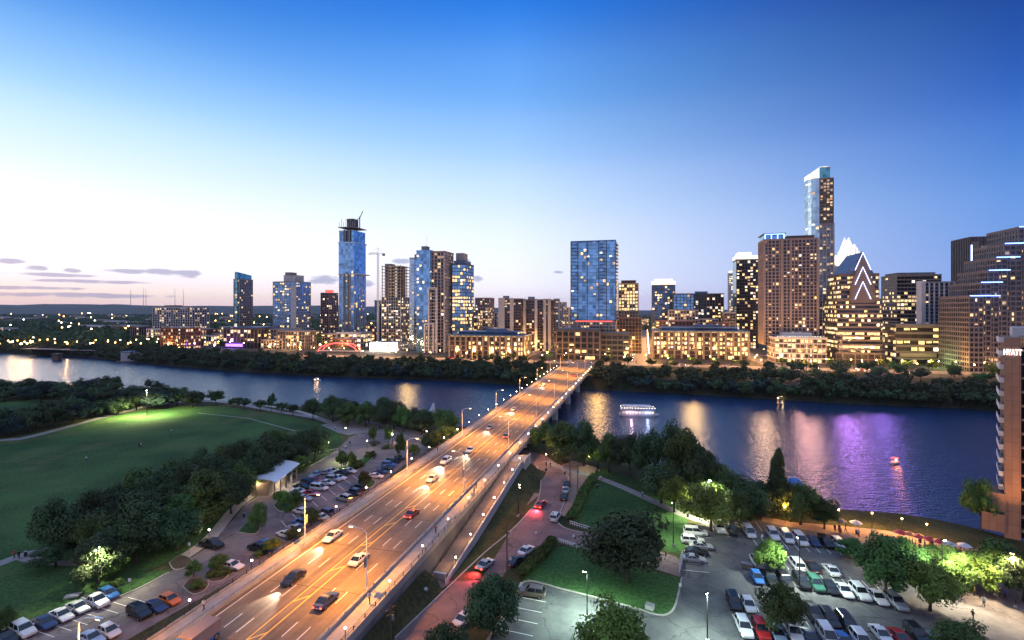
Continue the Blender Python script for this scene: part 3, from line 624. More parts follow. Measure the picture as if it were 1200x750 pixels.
def facade(root, plan, z0, z1, fh, bay, glass, slab, pier, sh=.6, so=.25, pw=.6, po=.4, lit=.15, pal='w', maxw=100, rows=None, edges=None, wf=(.9, .86), cap=True, rr=None, pevery=1, pedges=None):
    r = rr or rnd; n = max(1, round((z1-z0)/fh)); fh = (z1-z0)/n
    mb = MB(); mb.prism(plan, z0, z1-.05, glass); mb.build('glazing', root)
    mb = MB()
    if slab:
        P2 = offs(plan, so)
        for k in range(n+1):
            z = z0+k*fh
            mb.prism(P2, max(z0, z-sh/2), z+sh/2, slab)
        mb.build('floor_bands', root)
    mb = MB()
    if pier:
        for ei in range(len(plan)):
            if pedges is not None and ei not in pedges: continue
            a, b = Vector(plan[ei]), Vector(plan[(ei+1) % len(plan)]); d = b-a; Ln = d.length; d.normalize(); nb = max(1, round(Ln/bay)); ang = math.atan2(d.y, d.x)
            for k in range(0, nb+1, pevery):
                p = a+d*(Ln*k/nb); mb.box((p.x, p.y, (z0+z1)/2-.01*ei), (pw-.006*ei, po*2, z1-z0-.02*ei), pier, rz=ang)
        mb.build('piers', root)
    if cap:
        mb = MB(); mb.prism(offs(plan, so+.12), z1+sh/2-.3, z1+sh/2+.9, slab or pier or 'grey'); mb.prism(offs(plan, -.5), z1+sh/2+.5, z1+sh/2+.93, 'roof_grey'); mb.build('parapet', root)
    # lit windows
    rw = root.rotation_euler.z; cand = []
    for ei in range(len(plan)):
        if edges is not None and ei not in edges: continue
        a, b = Vector(plan[ei]), Vector(plan[(ei+1) % len(plan)]); d = b-a; Ln = d.length; d.normalize(); nrm = Vector((d.y, -d.x))
        mid_ = (a+b)/2; wx = root.location.x+mid_.x*math.cos(rw)-mid_.y*math.sin(rw); wy = root.location.y+mid_.x*math.sin(rw)+mid_.y*math.cos(rw)
        nx_ = nrm.x*math.cos(rw)-nrm.y*math.sin(rw); ny_ = nrm.x*math.sin(rw)+nrm.y*math.cos(rw)
        if nx_*-wx+ny_*-wy <= 0: continue
        nb = max(1, round(Ln/bay)); bl = Ln/nb; ang = math.atan2(d.y, d.x)
        for k in range(n):
            pr = lit*r.choice((.5, .8, 1, 1.3)) if rows is None else rows(k, n, r)
            for j in range(nb):
                if r.random() < pr:
                    p = a+d*(bl*(j+.5))+nrm*.04; ww = (bl-pw)*wf[0]
                    if r.random() < .3 and pal == 'w': ww *= .5
                    hh = (fh-sh)*wf[1]; q_ = r.choice((1, 1, .8, .62, .5)) if rows is None else r.choice((1, 1, .8))
                    cand.append(((p.x, p.y, z0+(k+.5)*fh+hh*(1-q_)/2), (ww, .1, hh*q_), ang, r.choice(LITS[pal])))
    r.shuffle(cand); k0 = root.get('nw', 0)
    keep = max(0, maxw-k0); root['nw'] = k0+min(keep, len(cand))
    for c, s, a, m in cand[:keep]: place(winmesh(m), 'window', root, c, a, s)
    if cand[keep:]:
        mb = MB()
        for c, s, a, m in cand[keep:]: mb.box(c, s, m, rz=a)
        mb.build('lit_windows', root, kind='stuff')
def fit(px0, px1, d, dd, rot=-TH):
    """centre and width of a box of depth dd whose outline spans px0..px1 with its front at depth d"""
    w = (px1-px0)/F*d*.8; cx = ((px0+px1)/2-600)/F*d; ca, sa = math.cos(rot), math.sin(rot)
    for _ in range(30):
        cyy = d+dd/2*ca
        xs = []
        for a in (-w/2, w/2):
            for b in (-dd/2, dd/2):
                x = cx+a*ca-b*sa; y = cyy+a*sa+b*ca; xs.append(600+F*x/y)
        lo, hi = min(xs), max(xs); w = max(2, w+((px1-px0)-(hi-lo))/F*d*.8); cx += ((px0+px1)/2-(lo+hi)/2)/F*d
    return cx, d+dd/2*ca, w
def rect(w, dd, x=0, y=0): return [(x-w/2, y-dd/2), (x+w/2, y-dd/2), (x+w/2, y+dd/2), (x-w/2, y+dd/2)]
def zpix(py, d): return CAMZ+(HY-py)/F*d
def bld(label, px0, px1, ytop, d, dd, name='building', cat='building', group=None, rot=-TH, **k):
    cx, cyy, w = fit(px0, px1, d, dd, rot); r = thing(name, label, cat, (cx, cyy, ZN-.3), rot, group); H_ = zpix(ytop, d)-ZN+.3
    return r, w, H_
def roofbox(r, w, dd, z, h, m='grey', x=0, y=0, nm='penthouse'):
    mb = MB(); mb.box((x, y, z+h/2), (w, dd, h), m); mb.box((x, y, z+h+.15), (w+.6, dd+.6, .3), 'roof_grey'); mb.build(nm, r)
def simple(label, px0, px1, ytop, d, dd, fh, bay, glass, slab, pier, ph=None, name='office_tower', cat='tower', **k):
    r, w, H_ = bld(label, px0, px1, ytop, d, dd, name=name, cat=cat, group=k.pop('group', None))
    facade(r, rect(w, dd), 0, H_-1, fh, bay, glass, slab, pier, **k)
    if ph:
        for q in (ph if isinstance(ph, list) else [ph]):
            fw, fd, hh, mm, xo = q; roofbox(r, w*fw, dd*fd, H_-.3, hh, mm, xo*w)
    return r, w, H_

# A wide condominium block, west
r, w, H_ = simple('wide tan condominium block with many vertical strips, far left of the slim towers', 179, 245, 360, 760, 30, 3.3, 4.2, 'glass_dark', 'grey_pale', 'grey_pale', lit=.3, pw=1.1, ph=[(.25, .5, 3, 'tan', -.2), (.96, .9, 1.0, 'limestone', 0)], name='apartment_block', cat='apartments', maxw=60)
simple('small square tan block in front of the wide condominium block', 153, 177, 383, 700, 18, 3.3, 3.6, 'glass_dark', 'brown', 'tan_pink', lit=.25, name='apartment_block', cat='apartments', maxw=25)
simple('pale low hall with lit columned front beside the purple lit library', 233, 266, 393, 640, 25, 6, 4, 'glass_warm', 'grey_pale', 'grey_pale', lit=.9, pal='y', name='hall', cat='building', maxw=30)
# library with purple ground storey
r, w, H_ = bld('low broad library with brown storeys and a purple lit ground floor', 262, 326, 386, 600, 34, name='library')
facade(r, rect(w, 34), 7, H_, 4.5, 5, 'glass_warm', 'brown', 'tan', lit=.35, pal='y', maxw=50); facade(r, rect(w*.96, 32), 0, 6.9, 6.9, 5, 'glass_dark', 'dark', 'dark', lit=0, cap=False)
mb = MB(); mb.box((-w*.2, -16.3, 3.6), (w*.5, .3, 3.2), 'lit_purple'); mb.box((0, 0, H_+2.2), (w*.9, 30, .5), 'roof_blue'); mb.build('purple_lighting', r)
point(r, (-w*.2, -24, 4), 9000, (.3, .12, 1))
simple('brown low block with wide lit panes beside the library', 326, 352, 388, 590, 30, 4.5, 5, 'glass_warm', 'brown', 'brown', lit=.5, pal='y', name='office_block', maxw=30)
# C slim tower
r, w, H_ = bld('slim tower with a glass centre and chamfered top, leftmost tall tower', 274, 296, 326, 700, 24, name='condo_tower', cat='tower')
facade(r, rect(w, 24), 0, H_-2, 3.3, 3.2, 'glass_grey', 'tan_pink', 'tan', lit=.13, maxw=60)
cw = w*.45; P_ = [(-cw/2, -13.2), (cw/2, -13.2), (cw/2, 13), (-cw/2, 13)]
facade(r, P_, 0, H_+2, 3.3, 3.2, 'glass_teal', 'glass_pale', None, sh=.3, so=.08, lit=.1, maxw=90, cap=False)
mb = MB(); mb.prism([(-cw/2, -13.2), (cw/2, -13.2), (cw/2, 13), (-cw/2, 13)], H_+2.1, lambda i: H_+(8.5 if i in (0, 1) else 5), 'glass_teal'); mb.build('crown', r)
mb = MB()
for x in (-w*.12, w*.12): mb.box((x, -13.9, 13), (1.3, .5, 26), 'lit_white')
mb.build('entrance_lights', r)
# D
r, w, H_ = simple('broad blue glass tower with a stepped grey rooftop', 320, 364, 330, 680, 30, 3.6, 3.6, 'glass_blue', 'grey', 'grey', lit=.22, pal='o', sh=.9, po=.3, ph=[(.5, .6, 9, 'grey_pale', .08), (.25, .4, 13, 'tan_pink', -.05)], maxw=100)
mb = MB(); mb.box((w*.4, -15.6, H_*.47), (w*.22, .8, H_*.93), 'grey_pale'); mb.build('wall_panel', r)
# E
simple('narrow pinkish apartment tower left of the stacked blue tower', 376, 396, 343, 720, 22, 3.3, 3.4, 'glass_dark', 'tan_pink', 'tan_pink', lit=.2, ph=(.5, .5, 4, 'red_lit', 0), name='condo_tower', maxw=50)
simple('tan low tower wing behind the narrow pinkish tower', 364, 380, 388, 640, 22, 3.3, 3.4, 'glass_warm', 'tan', 'tan', lit=.4, name='apartment_block', maxw=30)
# F stacked tower
d = 650
r, w, H_ = bld('tallest western tower, stacked offset blue glass boxes with a derrick on its unfinished top', 397, 429, 268, d, 28, name='skyscraper', cat='skyscraper')
zs = [0, zpix(400, d), zpix(321, d), zpix(284, d), zpix(270, d)]
for i, (dx, ww, dy, gl) in enumerate(((0, 1.06, 0, 'glass_deep'), (0, .94, 0, 'glass_blue'), (.03, .98, -1.6, 'glass_blue'), (-.05, .92, 1.2, 'glass_blue'))):
    facade(r, rect(w*ww, 28, dx*w, dy), zs[i]-(ZN if i else 0)+.5, zs[i+1]-ZN-.4, 3.5, 4.2, gl, 'glass_pale' if i else 'grey_pale', 'grey_pale' if i < 2 else None, sh=.35, so=.15, pw=.4, po=.3, lit=(.45, .12, .03, 0)[i], pal='w', maxw=(40, 85, 100, 100)[i], cap=True)
mb = MB()
for x in (-.12, .14): mb.box((w*x, -15.0, H_*.55), (1.6, 1.0, H_*.88), 'dark'); mb.box((w*x+1.4, -15.1, H_*.55), (.5, 1.0, H_*.88), 'grey_pale')
mb.build('reveal', r); mb = MB(); mb.box((w*.1, 0, zs[2]-ZN), (w*1.2, 31, 1.2), 'grey_pale'); mb.box((0, 0, zs[3]-ZN), (w*1.08, 31, .9), 'grey_pale'); mb.build('ledges', r)
mb = MB(); mb.box((0, 0, H_+2), (w*1.05, 30, .8), 'roof_grey'); mb.box((0, 0, H_+8), (w*.42, 12, 12), 'dark')
for i in range(8): mb.tube([(w*(-.5+i/7), -13, H_+1), (w*(-.5+i/7), -13, H_+9+4*(i % 2))], .3, 'steel', 4)
mb.build('unfinished_top', r)
# G concrete frame
d = 600
r, w, H_ = bld('bare concrete frame tower under construction with lit open floors', 447, 481, 311, d, 26, name='unfinished_tower', cat='tower')
n = int(H_/3.7); mb = MB()
for k in range(n+1): mb.box((0, 0, k*3.7+.2), (w, 26, .5), 'concrete')
mb.build('floor_slabs', r); mb = MB()
for a in range(7):
    for b in (-12, -4, 4, 12): mb.box((-w/2+.5+(w-1)*a/6, b, H_/2), (.8, .8, H_), 'concrete')
mb.build('columns', r); mb = MB(); mb.box((-w*.28, -2, H_/2+1), (w*.3, 12, H_+3), 'limestone'); mb.box((w*.2, 3, H_/2), (8, 8, H_), 'limestone'); mb.build('core', r)
facade(r, rect(w*.98, 25.4), 0, H_*.62, 3.7, 3, 'glass_dark', None, 'grey_pale', pw=.3, lit=.35, pal='o', maxw=60, cap=False)
mb = MB()
for k in range(int(n*.6), n):
    for j in range(3): mb.box((-w*.05+w*.17*j, -11.5, k*3.7+3.2), (2.6, .3, .3), rnd.choice(('lit_white', 'lit_yellow', 'lit_warm')))
mb.build('work_lights', r, kind='stuff')
simple('dark narrow tower squeezed against the concrete frame tower', 440, 447, 352, 640, 16, 3.5, 3.5, 'glass_deep', 'glass_deep', None, lit=.05, name='condo_tower', maxw=20)
def tower_crane(px, ybase, ytop, yjib, d, jl, jr, label, zb=ZN, rot=0):
    x = (px-600)/F*d; z0, z1, zj = zb, zpix(ytop, d), zpix(yjib, d)
    r = thing('tower_crane', label, 'crane', (x, d, z0), rot); h = zj-z0; mb = MB()
    for a in (-.8, .8):
        for b in (-.8, .8): mb.box((a, b, h/2), (.3, .3, h), 'white_metal')
    k = 0
    while k*3 < h-3: mb.tube([(-.8 if k % 2 else .8, -.8, k*3), (.8 if k % 2 else -.8, -.8, k*3+3)], .14, 'white_metal', 4); k += 1
    mb.build('mast', r); mb = MB()
    mb.tube([(-jl, 0, h+.5), (jr, 0, h+.5)], .4, 'white_metal', 4); mb.tube([(-jl*.95, 0, h+2), (0, 0, h+2)], .2, 'white_metal', 4)
    for i in range(12): mb.tube([(-jl*i/12, 0, h+.5), (-jl*(i+.5)/12, 0, h+2), (-jl*(i+1)/12, 0, h+.5)], .13, 'white_metal', 4)
    mb.build('jib', r); mb = MB(); mb.tube([(0, 0, h), (0, 0, z1-z0)], .35, 'white_metal', 4); mb.tube([(-jl*.7, 0, h+1.9), (0, 0, z1-z0), (jr*.9, 0, h+.6)], .1, 'dark_steel', 4); mb.build('apex', r)
    mb = MB(); mb.box((jr*.85, 0, h-.8), (3, 1.4, 2.6), 'concrete_dark'); mb.build('counterweight', r); return r
tower_crane(443, 400, 290, 298, 610, 13, 9, 'white tower crane with level jib between the two unfinished towers', rot=-.3)
# derrick on stacked tower
x = (421-600)/F*650; zt = zpix(270, 650)+2
r = thing('derrick', 'small luffing derrick on the roof of the stacked blue tower', 'crane', (x, 652, zt)); mb = MB(); mb.box((0, 0, 8), (1, 1, 16), 'dark_steel'); mb.build('mast', r); mb = MB(); mb.tube([(-5, 0, 11), (0, 0, 14), (4, 0, 23)], .5, 'dark_steel', 4); mb.build('boom', r)
# H: glass + concrete grid pair
d = 540
r, w, H_ = bld('slim pale glass shaft behind the tall blue tower with stepped frames', 480, 494, 303, d+30, 20, name='office_tower', cat='tower')
facade(r, rect(w, 20), 0, H_, 3.6, 3.4, 'glass_pale', 'grey_pale', None, sh=.5, lit=.12, pal='o', maxw=40); roofbox(r, 6, 6, H_, 5, 'grey', 3)
r, w, H_ = bld('tall blue glass tower with stepped white framed wing, centre left of skyline', 488, 530, 294, d, 26, name='residential_tower', cat='tower')
facade(r, rect(w*.52, 26, -w*.24, 0), 0, H_, 3.5, 3.4, 'glass_blue', 'glass_blue', None, sh=.4, so=.05, lit=.09, pal='o', maxw=35)
facade(r, rect(w*.50, 24, w*.26, 1.5), 0, H_-1.5, 3.5, 3.4, 'glass_dark', 'tan_pink', 'white', sh=.8, so=.9, pw=.4, po=.9, lit=.10, pal='w', maxw=60)
for f, (xa, xb) in ((.63, (.02, .30)), (.28, (-.12, .2))):
    mb = MB(); h2 = H_*f; xa *= w; xb *= w; y = -15.2-2*(1-f)
    for q in ((xa, h2/2, 1.1, h2), (xb, h2/2+.01, 1.1, h2)): mb.box((q[0], y, q[1]), (q[2], 3.4, q[3]), 'white')
    mb.box(((xa+xb)/2, y, h2+.45), (xb-xa+1.09, 3.38, 1.1), 'white'); k = 1
    while k*3.5 < h2-1: mb.box(((xa+xb)/2, y+.1, k*3.5), (xb-xa-1, 3, .5), 'white'); k += 1
    mb.build('framed_wing', r)
roofbox(r, w*.2, 8, H_, 6, 'grey', -w*.35); mb = MB(); mb.tube([(-w*.3, 0, H_+5), (-w*.3, 0, H_+19)], .15, 'white_metal', 4); mb.build('antenna', r)
# I
r, w, H_ = simple('glass office tower with brightly lit floors and blue sides, right of the framed tower', 530, 555, 309, 545, 26, 3.8, 3.2, 'glass_blue', 'dark', 'dark', sh=.7, pw=.25, po=.2, pal='y', rows=lambda k, n, r: r.choice((.1, .35, .55, .8)) if k < n*.88 else .12, ph=(.8, .8, 3.5, 'roof_blue', -.05), maxw=100)
mb = MB(); mb.box((-w*.1, 0, H_+8), (w*.55, 14, 8), 'grey'); mb.build('penthouse', r)
# J and distant
simple('distant tan apartment tower right of the bright glass office tower', 557, 579, 349, 760, 24, 3.3, 3.4, 'glass_grey', 'tan_pink', 'tan_pink', lit=.18, name='condo_tower', maxw=40)
simple('beige low block at the foot of the distant tan apartment tower', 559, 583, 384, 620, 20, 3.3, 3.4, 'glass_warm', 'limestone', 'limestone', lit=.3, name='apartment_block', maxw=25)
# K slab apartments
for lab, a, b, yt, xs in (('left slab of the concrete apartment pair with white vertical piers', 585, 616, 350, (-.5, -.36, .12)), ('right slab of the concrete apartment pair with white end wall', 614, 649, 351, (-.5, .0, .33, .5))):
    r, w, H_ = simple(lab, a, b, yt, 560, 22, 3.1, 3.0, 'glass_dark', 'brown', 'brown', sh=.7, pw=.35, lit=.22, maxw=70, name='apartment_slab', cat='apartments')
    mb = MB()
    for x in xs: mb.box((x*w+(.9 if x < 0 else -.9), -11.7, H_/2), (3.0 if x not in (-.36, .12) else 4, 1.6, H_+1.6), 'grey_pale')
    mb.build('white_wall', r); roofbox(r, w*.2, 8, H_, 3, 'grey', -w*.3)
for i, (a, b, yt, dd_) in enumerate(((649, 656, 350, 900), (656, 664, 354, 850), (662, 668, 360, 780), (575, 586, 366, 800))):
    simple('%s pale distant tower between the apartment pair and the big blue slab tower' % ('thin', 'middle', 'shorter right', 'low')[i], a, b, yt, dd_, 18, 3.4, 3.4, 'glass_grey', 'grey_pale', 'grey_pale', lit=.2, name='distant_tower', maxw=20)
# M blue slab tower
d = 505
r, w, H_ = bld('broad blue glass slab tower with vertical fins and a red light band', 669, 723, 283, d, 24, name='hotel_tower', cat='tower')
z1 = zpix(377, d)-ZN
facade(r, rect(w, 24), z1+1.5, H_, 3.4, 3.1, 'glass_blue', 'glass_deep', None, sh=.3, so=.06, pw=.5, lit=.075, pal='o', maxw=60, edges=(0, 1), cap=True)
facade(r, rect(w, 24), 0, z1, 3.4, 3.1, 'glass_grey', 'grey', 'grey', sh=.5, pw=.4, po=.2, lit=.33, pal='w', maxw=100)
mb = MB()
for x in (-.5, -.34, -.13, .13, .3, .5): mb.box((x*w, -12.3, (z1+H_)/2+.6), (.6, .9, H_-z1), 'dark')
mb.build('fins', r); mb = MB()
for k in range(int((H_-z1)/3.4)):
    mb.box((w*.5+.9, 0, z1+2+k*3.4), (1.9, 22, .3), 'white'); mb.box((-w*.42, -12.8, z1+2+k*3.4), (w*.14, 1.3, .35), 'dark'); mb.box((w*.21, -12.8, z1+2+k*3.4), (w*.12, 1.3, .35), 'dark')
mb.build('balconies', r); mb = MB(); mb.box((w*.02, -12.6, z1+.75), (w*.82, .5, 1.0), 'red_lit'); mb.build('light_band', r)
# its podium and brown neighbour
r, w, H_ = bld('dark brown podium hall with lit corner below the blue slab tower', 652, 706, 388, 462, 30, name='theatre', cat='building')
facade(r, rect(w, 30), 0, H_, 5.2, 6, 'glass_dark', 'dark', 'brown', sh=1.8, pw=1.2, lit=.10, pal='y', maxw=30)
mb = MB(); mb.box((-w*.1, 2, H_+1.6), (w*.6, 20, 1.6), 'roof_blue'); mb.build('roof', r); mb = MB(); mb.box((w*.28, -15.5, 2.4), (w*.22, .5, 2.6), 'lit_warm'); mb.build('lit_entrance', r)
simple('low dark brown block right of the podium hall', 704, 738, 391, 458, 24, 5, 5, 'glass_dark', 'dark', 'dark', sh=1.6, lit=.08, name='office_block', maxw=20)
# N brown tower
r, w, H_ = simple('warm lit brown stone tower right of the blue slab tower', 725, 748, 332, 560, 24, 3.6, 3.0, 'glass_warm', 'limestone', 'tan', pal='y', rows=lambda k, n, r: .75 if k > n*.55 else .15, ph=(.75, .7, 3.5, 'brown', 0), maxw=100)
simple('dark brown office block under the warm lit stone tower', 722, 752, 372, 530, 22, 3.6, 3.4, 'glass_dark', 'brown', 'brown', lit=.12, maxw=40, name='office_block')
# O white-crowned tower
r, w, H_ = simple('dark glass tower with a white lit crown right of the lit avenue', 764, 791, 334, 700, 26, 3.7, 3.2, 'glass_deep', 'dark', 'dark', pal='o', lit=.28, maxw=70)
mb = MB(); mb.prism(offs(rect(w, 26), .6), H_+.9, H_+5.5, 'crown_lit'); mb.prism(offs(rect(w, 26), -3), H_+5.5, H_+8.5, 'crown_lit'); mb.build('crown', r)
# P
simple('blue lit office block on the right of the lit avenue, flat dark roof', 788, 813, 344, 640, 24, 3.8, 4, 'glass_blue', 'dark', 'dark', pal='o', lit=.15, name='office_block', maxw=40)
r, w, H_ = simple('long dark office block with red roof lights behind the yellow lit halls', 810, 848, 344, 660, 24, 3.8, 3.4, 'glass_dark', 'dark', 'brown', pal='o', lit=.32, name='office_block', maxw=80, ph=(.4, .5, 3, 'roof_blue', -.2))
simple('white stepped stone office block behind the yellow lit halls', 783, 818, 363, 600, 22, 3.6, 3.2, 'glass_warm', 'grey_pale', 'grey_pale', pal='o', lit=.45, name='office_block', maxw=60)
simple('brick red low block beside the white stepped block', 832, 854, 378, 560, 20, 3.6, 3.4, 'glass_warm', 'brick_red', 'brick_red', lit=.25, name='office_block', maxw=30)
simple('brown brick low block left behind the yellow lit hall', 786, 812, 376, 545, 18, 3.6, 3.4, 'glass_dark', 'brick_red', 'brown', lit=.15, name='office_block', maxw=30)
simple('pale residential block between the brick block and the dark tower', 846, 862, 366, 600, 18, 3.4, 3.4, 'glass_grey', 'grey_pale', 'tan', lit=.3, name='apartment_block', maxw=30)
# Q twin halls with yellow glazing
for lab, a, b, yt, sp_, d in (('right hall of yellow lit glazing between stone piers under a blue roof', 765, 877, 384, 6.2, 470), ('left hall of yellow lit glazing between stone piers under a blue roof', 527, 622, 389, 6.2, 470)):
    r, w, H_ = bld(lab, a, b, yt, d, 30, name='office_hall', cat='building')
    facade(r, rect(w, 30), 3.9, H_-4.5, 4.4, 3.1, 'glass_warm', 'tan', None, sh=.7, pw=.7, lit=.7 if a > 700 else .4, pal='y', maxw=90, cap=False)
    facade(r, rect(w*.97, 28), 0, 3.8, 3.8, 4, 'glass_warm', 'brown', None, lit=.35, pal='y', maxw=100, cap=False)
    mb = MB(); nP = 13
    for i in range(nP+1):
        x = -w/2+w*i/nP; mb.box((x, -15.4, (H_-3.5)/2), (1.7, 1.4, H_-3.5), 'tan')
    for i in range(5): mb.box(((-.5 if a > 700 else .5)*w, -13+6.5*i, (H_-3.5)/2-.02), (1.3, 1.5, H_-3.54), 'limestone')
    mb.build('piers', r); mb = MB(); mb.box((0, 0, H_-3.2), (w+2, 33, .9), 'roof_blue'); mb.box((0, 1, H_-1.6), (w*.8, 24, 2.4), 'glass_deep'); mb.box((0, 1, H_-.1), (w*.84, 26, .6), 'roof_blue'); mb.box((w*.1, 2, H_+1.3), (w*.3, 14, 2.2), 'roof_blue'); mb.build('roof', r)
    mb = MB(); mb.box((0, -14.9, H_-4.2), (w*.98, .4, .5), 'lit_yellow'); mb.build('light_strip', r)
# R
r, w, H_ = simple('dark glass tower with a bright white crown left of the big tan tower', 859, 889, 304, 600, 26, 3.7, 3.0, 'glass_dark', 'dark', 'dark', sh=.6, pw=.3, po=.2, pal='o', lit=.33, maxw=100)
mb = MB(); mb.prism(offs(rect(w, 26), .5), H_+.9, H_+4.8, 'crown_lit'); mb.prism(offs(rect(w*.6, 20, -w*.1), 0), H_+4.8, H_+8.8, 'crown_lit'); mb.build('crown', r); mb = MB(); mb.box((-w/2-.2, 0, H_/2), (.5, 25, H_*.97), 'glass_teal'); mb.build('side_glazing', r)
simple('thin pale distant tower with white top behind the dark glass tower', 853, 861, 320, 900, 14, 3.6, 3.4, 'glass_pale', 'grey_pale', 'grey_pale', lit=.5, pal='o', ph=(.8, .8, 5, 'crown_lit', 0), name='distant_tower', maxw=30)
# S big tan residential tower
d = 455
r, w, H_ = bld('big tan residential tower of small square windows with blue lit rooftop', 889, 958, 281, d, 24, name='residential_tower', cat='tower')
facade(r, rect(w, 24), 14, H_, 3.15, 3.0, 'glass_dark', 'tan_pink', 'tan_pink', sh=.75, so=.3, pw=.8, po=.5, lit=.14, pal='w', maxw=100)
mb = MB()
for x in (-.5, -.17, .0, .5): mb.box((x*w, -12.4, H_/2+7), (1.8, 1.4, H_-14), 'tan_pink')
mb.build('corner_piers', r)
mb = MB(); mb.box((-w*.3, 0, H_+3.5), (w*.38, 22, 4), 'glass_blue'); mb.box((-w*.3, 0, H_+6.1), (w*.43, 25.5, .5), 'dark')
for x in (-.48, -.36, -.24, -.12): mb.box((x*w, -11.3, H_+3.5), (.7, .5, 4.2), 'neon_blue')
mb.box((-w*.3, -11.3, H_+5.6), (w*.38, .4, .5), 'neon_blue'); mb.build('lit_penthouse', r); roofbox(r, w*.5, 16, H_+.6, 3.2, 'brown', w*.22)
# podium
r2, w, H_ = bld('white lit three storey podium with terrace at the foot of the tan tower', 900, 968, 397, 436, 26, name='podium_building')
facade(r2, rect(w, 26), 0, H_, 4.6, 3.4, 'glass_warm', 'grey_pale', 'tan_pink', sh=1.0, so=.8, pw=.6, lit=.5, pal='w', maxw=60)
mb = MB()
for i in range(18): mb.box((-w*.42+w*.84*i/17, -9, H_+1.8), (1.2, .3, .5), 'lit_white')
mb.box((0, 2, H_+3), (w*.6, 12, 3.5), 'white'); mb.build('terrace_lights', r2)
# T tallest tower
d = 560
r, w, H_ = bld('tallest tower of the skyline, slim with curved glass side and white lit crown', 938, 977, 210, d, 26, name='skyscraper', cat='skyscraper')
wr = w*.56; facade(r, rect(wr, 26, w*.22, 0), 0, H_*.735, 3.5, 3.4, 'glass_grey', 'tan_pink', 'grey_pale', sh=.6, so=.6, pw=.5, po=.8, lit=.26, maxw=50)
facade(r, rect(wr*.9, 24, w*.24, 0), H_*.735+1.5, H_, 3.5, 3.2, 'glass_warm', 'tan', 'brown', sh=.7, so=.5, pw=.5, po=.6, lit=.35, pal='d', maxw=80)
arc = [(w*(-.05-.42*math.sin(a)), -14*math.cos(a)) for a in [math.pi*k/9 for k in range(10)]]; arc = arc[::-1]
facade(r, arc[::-1] if sum(arc[i][0]*arc[(i+1) % 10][1]-arc[(i+1) % 10][0]*arc[i][1] for i in range(10)) < 0 else arc, 0, H_+1, 3.5, 4, 'glass_pale', 'glass_pale', None, sh=.3, so=.12, lit=.06, pal='o', maxw=100, cap=False)
arc2 = arc if sum(arc[i][0]*arc[(i+1) % 10][1]-arc[(i+1) % 10][0]*arc[i][1] for i in range(10)) > 0 else arc[::-1]
mb = MB(); mb.prism(arc2, H_+1.2, lambda i: H_+6+(arc2[i][0]+w*.47)/w*16, 'crown_lit'); mb.build('crown', r)
mb = MB(); mb.prism(rect(wr*.72, 20, w*.2, 0), H_+1.2, H_+13, 'glass_teal'); mb.prism(rect(wr*.78, 21, w*.2, 0), H_+13, H_+13.7, 'white'); mb.prism(rect(wr*.6, 16, w*.2, 0), H_+13.7, H_+15, 'crown_lit'); mb.build('lantern', r)
# U white crowned tower
d = 620
r, w, H_ = bld('tower with a brilliantly white lit folded glass crown behind the gabled tower', 973, 1013, 306, d, 34, name='crowned_tower', cat='tower')
facade(r, rect(w*.92, 32), 0, H_-4, 3.7, 3.2, 'glass_pale', 'grey_pale', 'grey_pale', lit=.2, pal='o', maxw=50); mb = MB()
def gable(mb, cx, cyy, hw, dep, z0, z1, m): 
    mb.prism([(cx-hw, cyy-dep), (cx+hw, cyy-dep), (cx+hw, cyy+dep), (cx-hw, cyy+dep)], z0, z0+(z1-z0)*.45, m)
    zb = z0+(z1-z0)*.45; vs = [(cx-hw, cyy-dep, zb), (cx+hw, cyy-dep, zb), (cx+hw, cyy+dep, zb), (cx-hw, cyy+dep, zb), (cx, cyy-dep*.3, z1), (cx, cyy+dep*.3, z1)]
    mb.add(vs, [(0, 1, 4), (1, 2, 5, 4), (2, 3, 5), (3, 0, 4, 5)], m)
for (x, y, hw, a, b) in ((-.36, -11, 4.5, 0, 14), (-.12, -14, 4.3, 0, 19), (.14, -14, 4.3, 0, 19), (.37, -11, 4.5, 0, 14), (-.22, -5, 4.5, 8, 27), (.24, -5, 4.5, 8, 27), (0, -7, 4.6, 8, 31), (-.07, 2, 3.5, 12, 36), (.1, 2, 3.5, 12, 36), (-.38, 8, 4.5, 0, 15), (.38, 8, 4.5, 0, 15)):
    gable(mb, x*w, y, hw, 5, H_-5+a, H_-5+b, 'crown_lit')
mb.build('crown', r); mb = MB()
for x, z in ((-.5, 2), (-.36, 10), (-.25, 14), (-.1, 22), (.0, 27), (.12, 22), (.25, 20), (.38, 10), (.5, 2)): mb.box((x*w*.9, -19.3, H_-4+z*.35), (.35, .3, z*.9+3), 'grey_pale')
mb.build('crown_ribs', r)
# V gabled granite tower with chevrons
d = 425
r, w, H_ = bld('brown granite tower with a blue gable roof and three glowing chevrons', 965, 1036, 352, d, 38, name='gabled_tower', cat='tower')
office = lambda k, n, r: r.choice((.05, .1, .15, .85, .9)) if k < n*.55 else r.choice((.1, .3, .6))
P8 = [(-w/2+3, -19), (w/2-3, -19), (w/2, -16), (w/2, 16), (w/2-3, 19), (-w/2+3, 19), (-w/2, 16), (-w/2, -16)]
facade(r, P8, 9, H_, 3.7, 2.2, 'glass_dark', 'granite', None, sh=1.5, so=.3, pw=.2, pal='y', rows=office, maxw=100, wf=(1, .95))
facade(r, offs(P8, 1), 0, 8.9, 4.4, 5, 'glass_warm', 'granite', 'granite', lit=.3, pal='y', maxw=100, cap=True)
H2 = zpix(322, d)-ZN; facade(r, rect(w*.84, 32), H_+1.2, H2, 3.7, 2.4, 'glass_dark', 'granite', None, sh=1.5, so=.25, pw=.3, pal='y', rows=lambda k, n, r: .5, maxw=100)
zt = zpix(295, d)-ZN; gx = w*.03; gw = w*.28; mb = MB()
